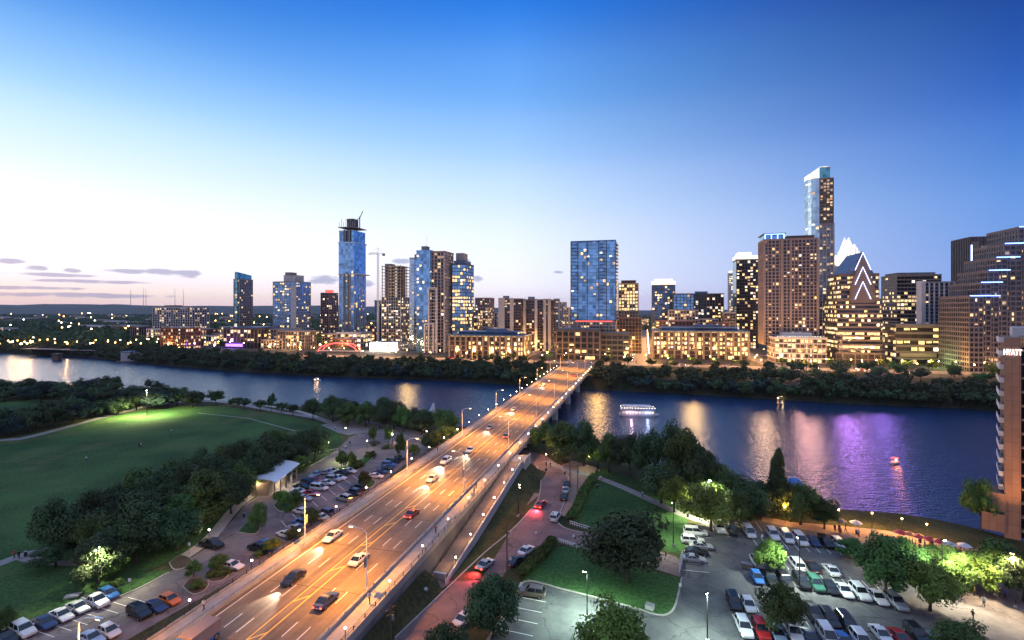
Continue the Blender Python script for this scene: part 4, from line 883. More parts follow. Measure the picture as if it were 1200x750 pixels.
zb = H2+.9; vs = [(gx-gw*1.35, -17, zb), (gx+gw, -17, zb), (gx, -17, zt), (gx-gw*1.35, 16, zb), (gx+gw, 16, zb), (gx, 16, zt)]
mb.add(vs, [(0, 1, 2), (4, 3, 5), (3, 0, 2, 5), (1, 4, 5, 2)], 'roof_blue'); mb.build('gable_roof', r)
mb = MB(); zbb = H_-2; mb.add([(gx-gw*.95, -19.5, zbb), (gx+gw*.95, -19.5, zbb), (gx+gw*.95, -16.2, zbb), (gx-gw*.95, -16.2, zbb), (gx, -19.5, zt+.4), (gx, -16.2, zt+.4), (gx-gw*.95, -19.5, zbb+12), (gx+gw*.95, -19.5, zbb+12), (gx-gw*.95, -16.2, zbb+12), (gx+gw*.95, -16.2, zbb+12)], [(0, 1, 7, 4, 6), (2, 3, 8, 5, 9), (0, 6, 8, 3), (6, 4, 5, 8), (4, 7, 9, 5), (7, 1, 2, 9)], 'granite'); mb.build('gable_front', r)
for i in range(3):
    zt2 = zt-.5-i*(zt-H_)*.30; hh = (zt-H_)*.36; mb = MB()
    mb.tube([(gx-gw*.62, -20.0, zt2-hh), (gx, -20.0, zt2), (gx+gw*.62, -20.0, zt2-hh)], .25, 'neon_white', 5); mb.build('chevron_light', r)
# W, X, Y
r, w, H_ = simple('dark wide office block of lit floors between the gabled tower and white hotel', 1033, 1103, 322, 500, 34, 3.8, 3.2, 'glass_dark', 'tan', 'brown', sh=1.1, pw=.3, po=.2, pal='y', rows=lambda k, n, r: r.choice((.08, .2, .5, .8)) if k < n*.8 else .08, ph=(.86, .8, 2.5, 'roof_grey', -.02), maxw=100)
r, w, H_ = simple('white slab hotel with dark window columns in front of the office block', 1077, 1124, 330, 455, 9, 3.2, 3.6, 'glass_deep', 'grey', 'white', sh=.6, so=.1, pw=1.1, po=.5, lit=.14, pal='o', maxw=60, name='hotel_building', cat='hotel')
mb = MB(); mb.box((-w*.5-.8, -.6, H_/2), (3.2, 9.4, H_+1.8), 'white'); mb.build('end_wall', r)
for k in range(1): pass
r, w, H_ = simple('black glass hotel tower with vertical light lines right of the white hotel', 1115, 1186, 277, 540, 34, 3.7, 3.2, 'glass_dark', None, 'brown', pw=.5, po=.45, pal='o', lit=.0, maxw=0)
mb = MB()
for i in range(14):
    x = -w*.22+w*.62*i/13; z0_, z1_ = H_*(.62 if i > 3 else .5), H_*.92; mb.box((x, -17.6, (z0_+z1_)/2), (.3, .25, z1_-z0_), 'lit_dim' if i % 3 else 'lit_white')
mb.build('light_lines', r); mb = MB(); mb.box((-w*.47, -17.8, H_*.78), (1.0, .3, H_*.3), 'neon_white'); mb.build('corner_light', r)
mb = MB(); mb.box((-w*.38, 0, H_*.48), (w*.2, 35.5, H_*.96), 'granite'); mb.build('brown_shaft', r)
facade(r, rect(w*.5, 8, w*.1, -15.5), 0, H_*.62, 3.7, 3.2, 'glass_dark', 'dark', None, pw=.4, lit=.2, pal='y', maxw=60, cap=False)
# AA podium
r, w, H_ = bld('low stepped convention podium with lit terraces below the white hotel', 1034, 1146, 383, 425, 26, name='podium_building')
facade(r, rect(w, 26), 4.6, H_, 5, 5.2, 'glass_warm', 'tan', None, sh=2.0, so=.7, lit=.5, pal='y', maxw=50)
facade(r, rect(w*1.0, 30), 0, 4.5, 4.5, 5, 'glass_dark', 'grey', None, sh=.8, lit=.3, pal='o', maxw=80, cap=False); mb = MB(); mb.box((-w*.25, -15.5, 8), (w*.45, 2.2, 3.2), 'limestone'); mb.build('curved_wall', r)
# Z stepped building
d = 360
r, w, H_ = bld('brown stepped office building with blue lit terrace edges, right edge of view', 1136, 1330, 268, d, 40, name='stepped_building', cat='office')
edge = [(1136, 346), (1150, 331), (1160, 317), (1170, 302), (1181, 286), (1199, 267), (1330, 250)]
for i in range(6):
    a, yt = edge[i]; b = 1330 if i == 5 else edge[i+1][0]
    # local x interval for pixels a..b on the front plane
    def lx(p):
        # intersect view ray with front plane of the rotated block
        k = (p-600)/F; cx, cyy = r.location.x, r.location.y; ca, sa = math.cos(-TH), math.sin(-TH)
        # world = c + X*(ca,sa) + (-20)*(-sa,ca)
        bx, by = cx+20*sa, cyy-20*ca
        return (k*by-bx)/(ca-k*sa)
    x0, x1 = lx(a), lx(b); z = zpix(yt, d+(15 if i else 0))-ZN
    facade(r, [(x0, -20+i*.9), (x1+(0 if i == 5 else 1), -20+i*.9), (x1+(0 if i == 5 else 1), 20), (x0, 20)], 0, z-1, 3.7, 2.9, 'glass_dark', 'stone_dark', 'stone_dark', sh=1.2, so=.25, pw=.7, po=.3, pal='w', lit=.24, maxw=100, cap=True, edges=(0,))
    mb = MB(); e_ = x1-x0 if i == 5 else (x1-x0)*2.5; mb.box((x0+e_/2, -20.9+i*.9, z+.3), (e_, .5, .6), 'neon_blue'); mb.build('terrace_light', r)
# background fill
pool = random.Random(5)
for i in range(34):
    px = pool.uniform(430, 1120); d = pool.uniform(700, 1300); hgt = pool.uniform(12, 38); x = (px-600)/F*d; w = pool.uniform(22, 45)
    r = thing('city_block', '', 'building', (x, d, ZN-.2), -TH, 'low city blocks behind the towers'); LABELQ.append((r, 'low city block, %s from the left, with scattered lit windows behind the towers', px))
    m = pool.choice(('tan', 'grey_pale', 'brown', 'limestone', 'brick_red', 'grey')); facade(r, rect(w, 22), 0, hgt, 3.8, 4, pool.choice(('glass_dark', 'glass_warm')), m, m, lit=.25, pal=pool.choice('woy'), maxw=12, rr=pool)
for i in range(58):
    px = pool.uniform(-30, 440); d = pool.uniform(780, 2600); hgt = pool.uniform(4, 11)+max(0, (d-900)/250); x = (px-600)/F*d; w = pool.uniform(25, 90)
    r = thing('warehouse', '', 'building', (x, d, ZN-.2), -TH+pool.uniform(-.3, .3), 'low buildings on the western plain'); LABELQ.append((r, 'low flat roofed building, %s from the left, among trees on the western plain', px))
    m = pool.choice(('white', 'grey_pale', 'tan', 'limestone', 'tan_pink')); facade(r, rect(w, 24), 0, hgt, 4.5, 6, 'glass_dark', m, m, sh=1.8, pw=1.5, lit=.3, pal=pool.choice('yod'), maxw=6, rr=pool)
for i in range(46):
    west_ = i >= 26; px = pool.uniform(185, 440) if west_ else pool.uniform(435, 1080); d = pool.uniform(590, 820) if west_ else pool.uniform(600, 1000); hgt = pool.uniform(9, 24) if west_ else pool.uniform(16, 52); x = (px-600)/F*d; w = pool.uniform(18, 40)
    tt = toTU(x, d)[0]
    if any(abs(tt-q) < w/2+9 for q in (-8, -54, -115, 99)): continue
    r = thing('city_block', '', 'building', (x, d, ZN-.2), -TH, 'mid rise blocks between the towers'); LABELQ.append((r, 'mid rise block, %s from the left, with warm lit floors between the towers', px))
    m = pool.choice(('tan', 'grey_pale', 'limestone', 'brick_red', 'tan_pink')); facade(r, rect(w, 20), 0, hgt, 3.8, 3.6, pool.choice(('glass_dark', 'glass_warm', 'glass_grey')), m, m, lit=.4, pal=pool.choice('wyo'), maxw=16, rr=pool)
    point(r, (0, -16, 5), 7000, (1, .55, .2))
# white lit low market hall, arches bridge, boathouse
r, w, H_ = bld('long low hall washed in bright white light left of the bare concrete tower', 434, 478, 403, 560, 24, name='power_hall')
facade(r, rect(w, 24), 0, H_, 5, 5, 'glass_warm', 'grey_pale', 'grey_pale', sh=2, pw=2.2, lit=.7, pal='o', maxw=30); point(r, (-8, -20, 6), 30000, (1, .9, .75)); point(r, (10, -20, 6), 30000, (1, .9, .75))
r, w, H_ = bld('pale low building with strip lights at the foot of the stacked blue tower', 395, 436, 391, 610, 26, name='office_block')
facade(r, rect(w, 26), 0, H_, 5, 5, 'glass_warm', 'grey_pale', 'white', sh=1.4, pw=.8, lit=.7, pal='o', maxw=40)
r = thing('arch_bridge', 'small bridge with two red lit arches below the stacked blue tower', 'bridge', (*G(398, 412, ZN), ZN), -.15)
for s in (-5, 5):
    mb = MB(); mb.tube([(22*math.cos(math.pi*k/14), s, .3+9*math.sin(math.pi*k/14)) for k in range(15)], .55, 'red_lit', 6); mb.build('arch', r)
mb = MB(); mb.box((0, 0, .8), (50, 9, .8), 'concrete'); mb.build('deck', r)
x, y = G(162, 424, -4); r = thing('boathouse', 'long white boathouse with ribbed front on the far shore of the river', 'boathouse', (x, y+6, -4), .02)
mb = MB(); mb.box((0, 0, 5), (34, 12, 9.6), 'grey_pale'); mb.build('wall', r); mb = MB(); mb.box((0, 0, 10.1), (36, 14, .7), 'roof_blue'); mb.build('roof', r); mb = MB()
for i in range(19): mb.box((-17+34*i/18, -6.3, 5.2), (.5, .7, 8.6), 'white')
mb.build('ribs', r); mb = MB(); mb.box((8, -6.5, 5), (1.0, .6, 9.2), 'dark'); mb.box((0, -8.5, .6), (38, 5, .5), 'concrete_dark'); mb.build('dock', r)
# rail bridge far left
x, y = G(10, 411, -4); r = thing('rail_bridge', 'low brown rail bridge on piers at the far left of the river', 'bridge', (x-20, y-30, -4), -.75)
mb = MB(); mb.box((-60, 0, 9), (220, 5, 2), 'brown'); mb.build('deck', r)
for i in range(5):
    mb = MB(); mb.box((45-45*i, 0, 3), (3, 5, 10), 'brick_red'); mb.build('pier', r)
x, y = G(67, 422, -4); mb = MB(); mb.box((0, 0, 3.2), (6, 6, 6.4), 'brown'); mb.box((0, 0, 6.7), (7, 7, .8), 'brown'); mb.build('bridge_pier', loc=(x, y, -4), label='lone brown masonry pier standing in the river at the left', category='pier')
# radio masts on the hills
for i, px in enumerate((153, 168, 171, 205, 215)):
    d = 5200; mb = MB(); mb.tube([(0, 0, 0), (0, 0, 190+20*(i % 2))], [3.0, 1.2], 'grey', 4); mb.build('radio_mast', loc=((px-600)/F*d, d, 60), label='thin radio mast, %s from the left, on the western hills' % ORD[i], category='mast', group='radio masts on the hills')

# hotel, right edge: narrow tan wall with sign, balconies on its left side
HX, HYY = (1177-600)/F*112, 112.0; rot = R(-41)
r = thing('hotel', 'tan brick hotel tower with white letter sign and stacked balconies, right edge', 'hotel', (HX, HYY, 0), rot)
Ht = 43.7
mb = MB(); mb.box((1.3, 7, Ht/2), (2.6, 14, Ht), 'hotel_wall'); mb.build('end_wall', r)
mb = MB(); mb.box((14.7, 8.3, Ht/2-1), (24, 13, Ht-2.2), 'glass_dark'); mb.build('glazing', r)
mb = MB()
for k in range(15): mb.box((14.8, 7.0, 2+k*3.0), (24.2, 13.6, .35), 'tan')
for k in range(9): mb.box((3.9+k*3, 1.6, Ht/2-1), (.3, 3, Ht-3), 'granite')
mb.build('balcony_floors', r)
for k in range(14):
    mb = MB(); z = 4.4+k*2.95; mb.box((-.42, 5.5, z), (.84, 9.4, .25), 'white'); mb.box((-.8, 5.5, z+.5), (.12, 9.4, 1.0), 'white'); mb.box((-.42, .85, z+.5), (.84, .12, 1.0), 'white'); mb.build('balcony', r)
for k in range(2):
    mb = MB(); mb.box((-1.7, 2.8, 3+k*4.6), (3.9, 6.2, 3.9), 'hotel_wall'); mb.build('side_block', r)
mb = MB(); mb.box((4.5, 8, Ht+1.1), (6, 9, 2.2), 'grey_pale'); mb.build('penthouse', r)
mb = MB()
for k in range(14):
    for j in range(8):
        if rnd.random() < .35: mb.box((4.5+j*3, 1.72, 3.6+k*3), (2.2, .1, 1.9), rnd.choice(('lit_orange', 'lit_warm', 'lit_dim')))
mb.build('lit_windows', r, kind='stuff')
cu = bpy.data.curves.new('sign', 'FONT'); cu.body = 'HYATT'; cu.size = 1.75; cu.extrude = .08; cu.offset = .025; cu.align_x = 'CENTER'; cu.space_character = 1.05
tmp = bpy.data.objects.new('tmp', cu); COL.objects.link(tmp); bpy.context.view_layer.update(); me = bpy.data.meshes.new_from_object(tmp.evaluated_get(bpy.context.evaluated_depsgraph_get())); bpy.data.objects.remove(tmp)
me.materials.clear(); mat('sign_white', (1, .95, .95), emit=(1, .82, .84), es=3.0); me.materials.append(MATS['sign_white'])
s = place(me, 'sign_lettering', r, (1.3, -.12, 40.0)); s.rotation_euler = (R(90), 0, 0); s.scale = (.50, 1, 1)
spot(r, (1.5, -7, 1.5), 9000, (1, .45, .15), 60, .8, rot=(R(158), 0, 0)); spot(r, (10, -8, 1.5), 9000, (1, .42, .12), 80, .8, rot=(R(150), 0, 0))

# added floods on tall poles, put in for the coloured streaks on the water
def added_river_flood(px, d, z, power, col, lab, tgt=None):
    x = (px-600)/F*d; r = thing('added_flood_light', lab, 'added light', (x, d, ZN)); mb = MB(); mb.tube([(0, 0, 0), (0, 0, z)], [.18, .1], 'dark_steel', 6); mb.build('pole', r)
    mb = MB(); mb.box((0, -.2, z+.3), (1.2, .4, .6), 'lit_yellow'); mb.build('lamp_head', r)
    v = Vector((-x*.35, -d*.35, -z)).to_track_quat('-Z', 'Y').to_euler(); s_ = spot(r, (0, -1, z), power*.45, col, 165, .5, r=5); s_.rotation_euler = v
for q in ((478, 432, 17, 42000, (1, .62, .22), 'tall added flood light at the river front left of the left yellow hall'), (700, 372, 16, 50000, (1, .55, .15), 'tall added flood light right of the bridge end'), (812, 372, 17, 60000, (1, .60, .2), 'tall added flood light in front of the right yellow hall'), (895, 366, 17, 70000, (1, .6, .35), 'tall added flood light left of the big tan tower'), (945, 362, 18, 80000, (1, .5, .45), 'tall added flood light before the white lit podium'), (995, 352, 24, 70000, (.62, .25, 1), 'tall added violet flood light before the gabled tower'), (1035, 345, 26, 40000, (.42, .2, 1), 'tall added violet flood light before the stepped podium')):
    added_river_flood(*q)
# ------------------------------------------------------------------ trees
def unitvec(r):
    z = r.uniform(-1, 1); a = r.uniform(0, 2*math.pi); q = math.sqrt(1-z*z); return Vector((q*math.cos(a), q*math.sin(a), z))
def crown_mesh(name, seed, nclump, nleaf, size, m, shape='round', sc=1.0):
    """unit crown (radius 1, height 1 from z 0 to 1) of leaf sprays gathered in uneven clumps"""
    r = random.Random(seed); cl = []
    for i in range(nclump):
        for _ in range(40):
            p = unitvec(r)*(r.random()**.45)
            if shape == 'round':
                c = Vector((p.x*.78, p.y*.78, .5+p.z*.36)); rad = r.uniform(.20, .36)
                if p.z < -.35 and math.hypot(p.x, p.y) < .5: continue
            elif shape == 'tall': h = r.random(); w = .85*(1-h)**.7; a = r.uniform(0, 6.28); c = Vector((w*math.cos(a)*r.random()**.5, w*math.sin(a)*r.random()**.5, .06+h*.88)); rad = .17+.22*(1-h)
            else: c = Vector((p.x*.8, p.y*.8, .35+p.z*.35)); rad = r.uniform(.25, .4)
            break
        cl.append((c, rad))
    vs = []; fs = []
    for i in range(nleaf):
        c, rad = cl[r.randrange(nclump)]; n = unitvec(r); k = rad*(r.uniform(.55, 1.08))
        zs = .55 if shape != 'tall' else .45
        p = c+Vector((n.x*k, n.y*k, n.z*k*zs)); p.z = max(0, min(1.05, p.z))
        nn = (n+unitvec(r)*.55+Vector((0, 0, .25))).normalized(); a = nn.cross(unitvec(r)).normalized(); b = nn.cross(a); s = size*r.uniform(.6, 1.4)
        o = len(vs); bz = .62
        for u, v in ((-1, -.15), (.0, -.62), (1, .1), (.1, .6)):
            q = a*u*s+b*v*s; vs.append((p.x+q.x, p.y+q.y, p.z+q.z*bz))
        fs.append((o, o+1, o+2, o+3))
    me = bpy.data.meshes.new(name); me.from_pydata(vs, [], fs); me.materials.append(MATS[m]); me.update(); return me
def trunk_mesh(seed, bare=.34, m='bark'):
    """unit trunk: total crown reach radius 1, height 1"""
    r = random.Random(seed); mb = MB(); k = .3
    mb.tube([(0, 0, -.03), (.01, .0, bare*.5), (.0, .02, bare), (.02, 0, bare+.22)], [.075, .055, .045, .02], m, 7)
    for i in range(6):
        a = i*1.05+r.uniform(-.3, .3); l = r.uniform(.35, .6); z0 = bare*r.uniform(.75, 1.1)
        mb.tube([(0, 0, z0), (l*.5*math.cos(a), l*.5*math.sin(a), z0+.13), (l*math.cos(a), l*math.sin(a), z0+.32)], [.035, .024, .01], m, 5)
    return mb.mesh('trunk', True)
TR = [trunk_mesh(i) for i in range(3)]
CR = {}
def crown(key):
    if key in CR: return CR[key]
    kind, lod, m, v = key; seed = hash((lod, v)) % 999 if False else {'near': 10, 'mid': 20, 'far': 30}[lod]+v
    ncl, nl, sz = {'near': (34, 9000, .040), 'mid': (26, 3600, .062), 'far': (18, 1100, .105)}[lod]
    if kind == 'tall': ncl = int(ncl*2.4)
    CR[key] = crown_mesh('crown', seed, ncl, nl, sz, m, kind); return CR[key]
trnd = random.Random(21)
def tree(x, y, z, h, rad, label, m='leaf_dark', kind='round', lod='mid', group=None, name='tree', bare=None, q=False, lowest=None):
    rz_ = trnd.uniform(0, 6.28); v = trnd.randrange(3); rad *= 1.1
    r = thing(name, label, 'tree', (x, y, z), rz_, group)
    cb = (.22 if kind != 'tall' else .08) if bare is None else bare
    place(TR[v], 'trunk', r, scale=(rad*.8, rad*.8, h*.9)); place(crown((kind, lod, m, v)), 'crown', r, (0, 0, h*cb), 0, (rad, rad*trnd.uniform(.88, 1.1), h*(1-cb)))
    if q: LABELQ.append((r, label, 600+F*x/y))
    return r
def tpx(px, py, toppx, rpx, label, z=0, **k):
    """tree whose foot stands at ground pixel (px,py); height and radius given as they look in the photo"""
    x, y = G(px, py, z); s = y/F; return tree(x, y, z, (py-toppx)*s, rpx*s, label, **k)
# single trees, east side
tpx(735, 682, 588, 56, 'broad dark oak standing on the corner lawn by the side street', lod='near', bare=.04)
tpx(578, 748, 672, 34, 'dark round tree beside the drive at the small car park', lod='near', bare=.05)
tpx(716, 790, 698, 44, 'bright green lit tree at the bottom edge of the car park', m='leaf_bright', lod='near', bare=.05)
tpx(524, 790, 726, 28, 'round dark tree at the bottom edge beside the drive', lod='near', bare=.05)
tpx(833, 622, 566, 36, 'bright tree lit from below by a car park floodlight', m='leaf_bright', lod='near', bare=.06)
tpx(915, 742, 680, 27, 'dark tree between two car rows in the east car park', m='leaf_mid', lod='near', bare=.05)
tpx(902, 672, 632, 21, 'small green tree in the upper car row beside the white van', m='leaf_bright', lod='near', bare=.06)
tpx(1038, 702, 626, 38, 'big dark tree at the east end of the middle car rows', m='leaf_mid', lod='near', bare=.06)
tpx(1000, 655, 630, 18, 'small dark tree behind the upper car row', m='leaf_mid', lod='near', bare=.05)
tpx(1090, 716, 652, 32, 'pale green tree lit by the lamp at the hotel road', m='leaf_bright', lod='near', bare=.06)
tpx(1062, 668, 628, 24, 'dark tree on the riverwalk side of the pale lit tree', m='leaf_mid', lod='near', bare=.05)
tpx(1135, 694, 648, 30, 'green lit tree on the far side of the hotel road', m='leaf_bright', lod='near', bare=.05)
tpx(1166, 690, 630, 30, 'dark tree in front of the hotel tower foot', m='leaf_mid', lod='near', bare=.05)
tpx(1200, 705, 634, 32, 'dark tree at the right edge before the hotel', m='leaf_dark', lod='near', bare=.05)
tpx(1110, 676, 636, 24, 'dark bushy tree between riverwalk and hotel road', m='leaf_mid', lod='near', bare=.08)
tpx(1125, 772, 722, 30, 'tree at the bottom edge right of the parked cars', m='leaf_mid', lod='near', bare=.05)
tpx(1150, 622, 552, 20, 'dark tree on the river bank just left of the hotel tower', m='leaf_mid', lod='near', bare=.08)
tpx(912, 606, 524, 17, 'tall conical dark cypress on the river bank', kind='tall', lod='near', bare=.04)
tpx(938, 615, 562, 26, 'rounded dark tree right of the conical cypress', m='leaf_mid', lod='near', bare=.08)
tpx(966, 620, 580, 20, 'low dark tree on the bank right of the cypress', m='leaf_mid', lod='near', bare=.08)
# east bank grove
for i, (px, py, tp, rp, m) in enumerate(((660, 541, 492, 27, 'leaf_mid'), (684, 546, 490, 22, 'leaf_dark'), (638, 531, 492, 17, 'leaf_mid'), (714, 553, 506, 21, 'leaf_mid'), (738, 558, 500, 22, 'leaf_dark'), (757, 566, 497, 19, 'leaf_dark'),
     (786, 574, 490, 28, 'leaf_dark'), (802, 584, 500, 30, 'leaf_mid'), (775, 590, 534, 28, 'leaf_dark'), (820, 590, 516, 30, 'leaf_dark'), (846, 598, 542, 28, 'leaf_mid'), (864, 604, 550, 26, 'leaf_dark'), (880, 610, 562, 26, 'leaf_dark'), (790, 600, 552, 20, 'leaf_bright'), (866, 616, 576, 24, 'leaf_mid'), (700, 548, 514, 16, 'leaf_bright'), (890, 600, 562, 16, 'leaf_dark'))):
    tpx(px, py, tp, rp, 'tree, %s from the left, in the grove between east lawn and river', m=m, lod='near', bare=.08, q=True, group='grove along the east river bank')
# left side singles
for px, py, tp, rp, m, lab in ((125, 676, 640, 22, 'leaf_bright', 'pale green tree lit by the white lamp post beside the lower lawn'), (8, 742, 708, 12, 'leaf_mid', 'small bushy tree at the left edge of the lower lawn'),
     (227, 676, 656, 11, 'leaf_mid', 'small round tree in the lowest planting bed of the west car park'), (256, 668, 649, 11, 'leaf_mid', 'small round tree in the second planting bed'), (302, 622, 588, 13, 'leaf_mid', 'small tree in the kerbed island by the pavement'),
     (319, 648, 628, 11, 'leaf_bright', 'small round tree against the bridge fence beside two dark cars'), (345, 634, 616, 10, 'leaf_dark', 'small dark round tree between white cars at the fence'), (365, 616, 594, 12, 'leaf_dark', 'dark round tree at the fence by the upper parked cars'),
     (331, 594, 572, 10, 'leaf_bright', 'left tree of the pair in the middle island'), (346, 596, 574, 10, 'leaf_mid', 'right tree of the pair in the middle island'), (426, 570, 551, 9, 'leaf_dark', 'dark small tree in the island near the lamp post'),
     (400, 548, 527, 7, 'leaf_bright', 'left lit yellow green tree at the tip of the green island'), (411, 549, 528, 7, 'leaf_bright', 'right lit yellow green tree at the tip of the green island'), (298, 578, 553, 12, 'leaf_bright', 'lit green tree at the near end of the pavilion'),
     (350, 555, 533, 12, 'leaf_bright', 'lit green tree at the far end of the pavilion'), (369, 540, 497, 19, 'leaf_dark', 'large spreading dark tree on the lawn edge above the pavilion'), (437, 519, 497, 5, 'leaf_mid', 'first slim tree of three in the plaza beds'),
     (455, 520, 496, 5, 'leaf_mid', 'second slim tree of three in the plaza beds'), (470, 536, 506, 7, 'leaf_mid', 'slim taller tree near the last parked cars'), (484, 534, 520, 8, 'leaf_bright', 'small pale tree beside the bridge fence at the plaza'),
     (505, 530, 505, 12, 'leaf_mid', 'bushy tree between plaza and bridge'), (65, 664, 636, 26, 'leaf_dark', 'low wide dark tree over the garden path'), (100, 645, 622, 20, 'leaf_dark', 'dark tree behind the garden path')):
    tpx(px, py, tp, rp, lab, m=m, lod='near', bare=.05)
for px, py, rp in ((232, 689, 10), (262, 674, 9), (250, 676, 8), (452, 526, 5), (438, 523, 4), (418, 548, 10), (434, 536, 8), (372, 608, 7), (304, 652, 7), (478, 552, 8), (490, 545, 8), (462, 560, 6), (137, 686, 8), (340, 599, 7)):
    x, y = G(px, py, 0); s = y/F; r = place(crown(('bush', 'mid', 'leaf_mid', rnd.randrange(3))), 'shrub', None, (x, y, .1), rnd.random()*6, (rp*s, rp*s, rp*s*1.1), label='', category='shrub', group='shrubs around the west car park')
    LABELQ.append((r, 'low rounded shrub, %s from the left, among the west car park beds', px))
def scatter(poly, spacing, lab, group, hr, rr_, m, lod='mid', z=0, kind='round', pix=True, bare=.08, seed=1, n=4000, keepout=None, name='tree'):
    r = random.Random(seed); P = [G(a, b, z) for a, b in poly] if pix else poly; pts = []
    x0, x1 = min(p[0] for p in P), max(p[0] for p in P); y0, y1 = min(p[1] for p in P), max(p[1] for p in P)
    for _ in range(n):
        x, y = r.uniform(x0, x1), r.uniform(y0, y1)
        if not inpoly(x, y, P) or any((x-a)**2+(y-b)**2 < spacing**2 for a, b in pts): continue
        if keepout and keepout(x, y): continue
        pts.append((x, y)); tree(x, y, z, r.uniform(*hr), r.uniform(*rr_), lab, m=r.choice(m), lod=lod, group=group, kind=kind, bare=bare, q=True, name=name)
    return len(pts)
ct = {}
ct['grove'] = scatter([(30, 650), (100, 656), (125, 618), (180, 588), (250, 566), (300, 548), (372, 532), (352, 547), (318, 562), (285, 588), (258, 616), (215, 648), (170, 672), (130, 690), (110, 690), (118, 668), (60, 652)], 5.6, 'dark oak, %s from the left, in the dense grove beside the big lawn', 'dense grove beside the big lawn', (9, 13.5), (4.2, 6.0), ['leaf_dark']*3+['leaf_mid'], 'near', seed=3)
ct['shore'] = scatter([(-160, 464), (60, 461), (120, 466), (200, 471), (228, 477), (190, 475), (110, 474), (30, 470), (-160, 474)], 9.5, 'dark tree, %s from the left, in the belt along the near river shore', 'tree belt along the near shore', (8, 14), (5.5, 8), ['leaf_dark', 'leaf_blue'], seed=5)
ct['belt'] = scatter([(-90, 508), (20, 498), (70, 489), (140, 476), (190, 474), (200, 478), (140, 486), (90, 495), (20, 511), (-60, 524)], 7.0, 'dark tree, %s from the left, in the row above the big lawn', 'tree row above the big lawn', (8, 12), (4.5, 7), ['leaf_dark', 'leaf_blue'], seed=6)
for i, (px, py, tp, rp) in enumerate(((232, 474, 456, 9), (253, 475, 455, 10), (286, 480, 464, 8), (274, 477, 465, 7), (318, 482, 459, 6), (330, 483, 470, 8), (305, 481, 468, 8), (343, 486, 472, 7))):
    tpx(px, py, tp, rp, 'small shore tree, %s from the left, beside the light shore path', lod='mid', q=True, group='small trees on the shore path')
ct['mid'] = scatter([(362, 491), (420, 490), (500, 504), (560, 509), (612, 517), (590, 530), (556, 520), (500, 510), (430, 502), (380, 494)], 6.5, 'dark tree, %s from the left, between the plaza and the river west of the bridge', 'trees between plaza and river', (9, 12.5), (4.5, 6.5), ['leaf_dark', 'leaf_mid'], 'near', seed=7, keepout=lambda x, y: toTU(x, y)[0] > -72)
ct['brz'] = scatter([(505, 528), (530, 520), (560, 520), (600, 522), (600, 530), (565, 540), (535, 545), (505, 545)], 6, 'olive lit tree, %s from the left, beside the bridge railing', 'trees beside the west railing', (6.5, 9), (4.5, 6), ['leaf_mid'], 'near', seed=8, keepout=lambda x, y: toTU(x, y)[0] > -70.5)
# north shore belt
def shore_pts(): 
    S = [p for p in N_SHORE if -700 < p[0] < 430]; return S
rows = 0; MASS = []
for off, st, z in ((2, 8.2, -2.6), (9, 8.5, 2), (18, 9, 4), (34, 16, 4)):
    for x, y, a in along(shore_pts(), st, off*.37):
        nx_, ny_ = -math.sin(a), math.cos(a); j = rnd.uniform(-2, 2); X_, Y_ = x+nx_*(off+j), y+ny_*(off+j)
        t_, u_ = toTU(X_, Y_)
        if -68 < t_ < -36 or rnd.random() < .08: continue
        if off not in (2,) or X_ < -250: MASS.append((X_, Y_, z, rnd.uniform(6, 10), rnd.uniform(5, 7.5))); continue
        tree(X_, Y_, z, rnd.uniform(7, 12.5), rnd.uniform(4.5, 7), 'dark tree, %s from the left, at the far waterline ' + ('west' if t_ < -50 else 'east') + ' of the bridge', m=rnd.choice(['leaf_dark', 'leaf_dark', 'leaf_blue']), lod='far', group='tree belt along the far shore', bare=.02, q=True); rows += 1
ct['north'] = rows
# street trees downtown along riverside street
k = 0
for t in range(-150, 330, 17):
    for u in (424, 449):
        if -66 < t < -38 or (u == 449 and -18 < t < 3) or rnd.random() < .2: continue
        x, y = BV(t+rnd.uniform(-2, 2), u); tree(x, y, ZN, rnd.uniform(5.5, 9), rnd.uniform(3, 4.6), 'street tree, %s from the left, along the lit riverside street', m=rnd.choice(['leaf_mid', 'leaf_mid', 'leaf_dark']), lod='far', group='street trees on the riverside street', q=True, bare=.15)
import numpy as np
def mass(name, items, m, lab):
    V = []; Fc = []; o = 0
    for i, (x, y, z, h, rad) in enumerate(items):
        me = crown(('round', 'far', m, i % 3)); a = np.empty(len(me.vertices)*3); me.vertices.foreach_get('co', a); a = a.reshape(-1, 3); t = rnd.random()*6.28; c, s = math.cos(t), math.sin(t)
        V.append(np.stack([x+(a[:, 0]*c-a[:, 1]*s)*rad, y+(a[:, 0]*s+a[:, 1]*c)*rad, z+a[:, 2]*h], 1)); k = len(a)//4; Fc.append(o+np.arange(k*4).reshape(k, 4)); o += len(a)
    V = np.concatenate(V); Fc = np.concatenate(Fc); me = bpy.data.meshes.new(name); me.vertices.add(len(V)); me.vertices.foreach_set('co', V.ravel()); me.loops.add(Fc.size); me.loops.foreach_set('vertex_index', Fc.ravel().astype(np.int32))
    me.polygons.add(len(Fc)); me.polygons.foreach_set('loop_start', np.arange(0, Fc.size, 4, dtype=np.int32)); me.materials.append(MATS[m]); me.update(calc_edges=True); place(me, name, kind='stuff', label=lab)
mass('riverside_woods', MASS, 'leaf_dark', 'dark mass of riverside trees behind the first row on the far shore')
# park trees right of the gabled tower
ct['park'] = scatter([BV(a, b) for a, b in ((85, 372), (330, 372), (330, 420), (85, 420))], 19, 'round tree, %s from the left, in the lit park below the stepped building', 'park trees at the east end', (7, 10), (5, 7), ['leaf_mid', 'leaf_mid', 'leaf_dark'], 'far', z=ZN, pix=False, seed=9)
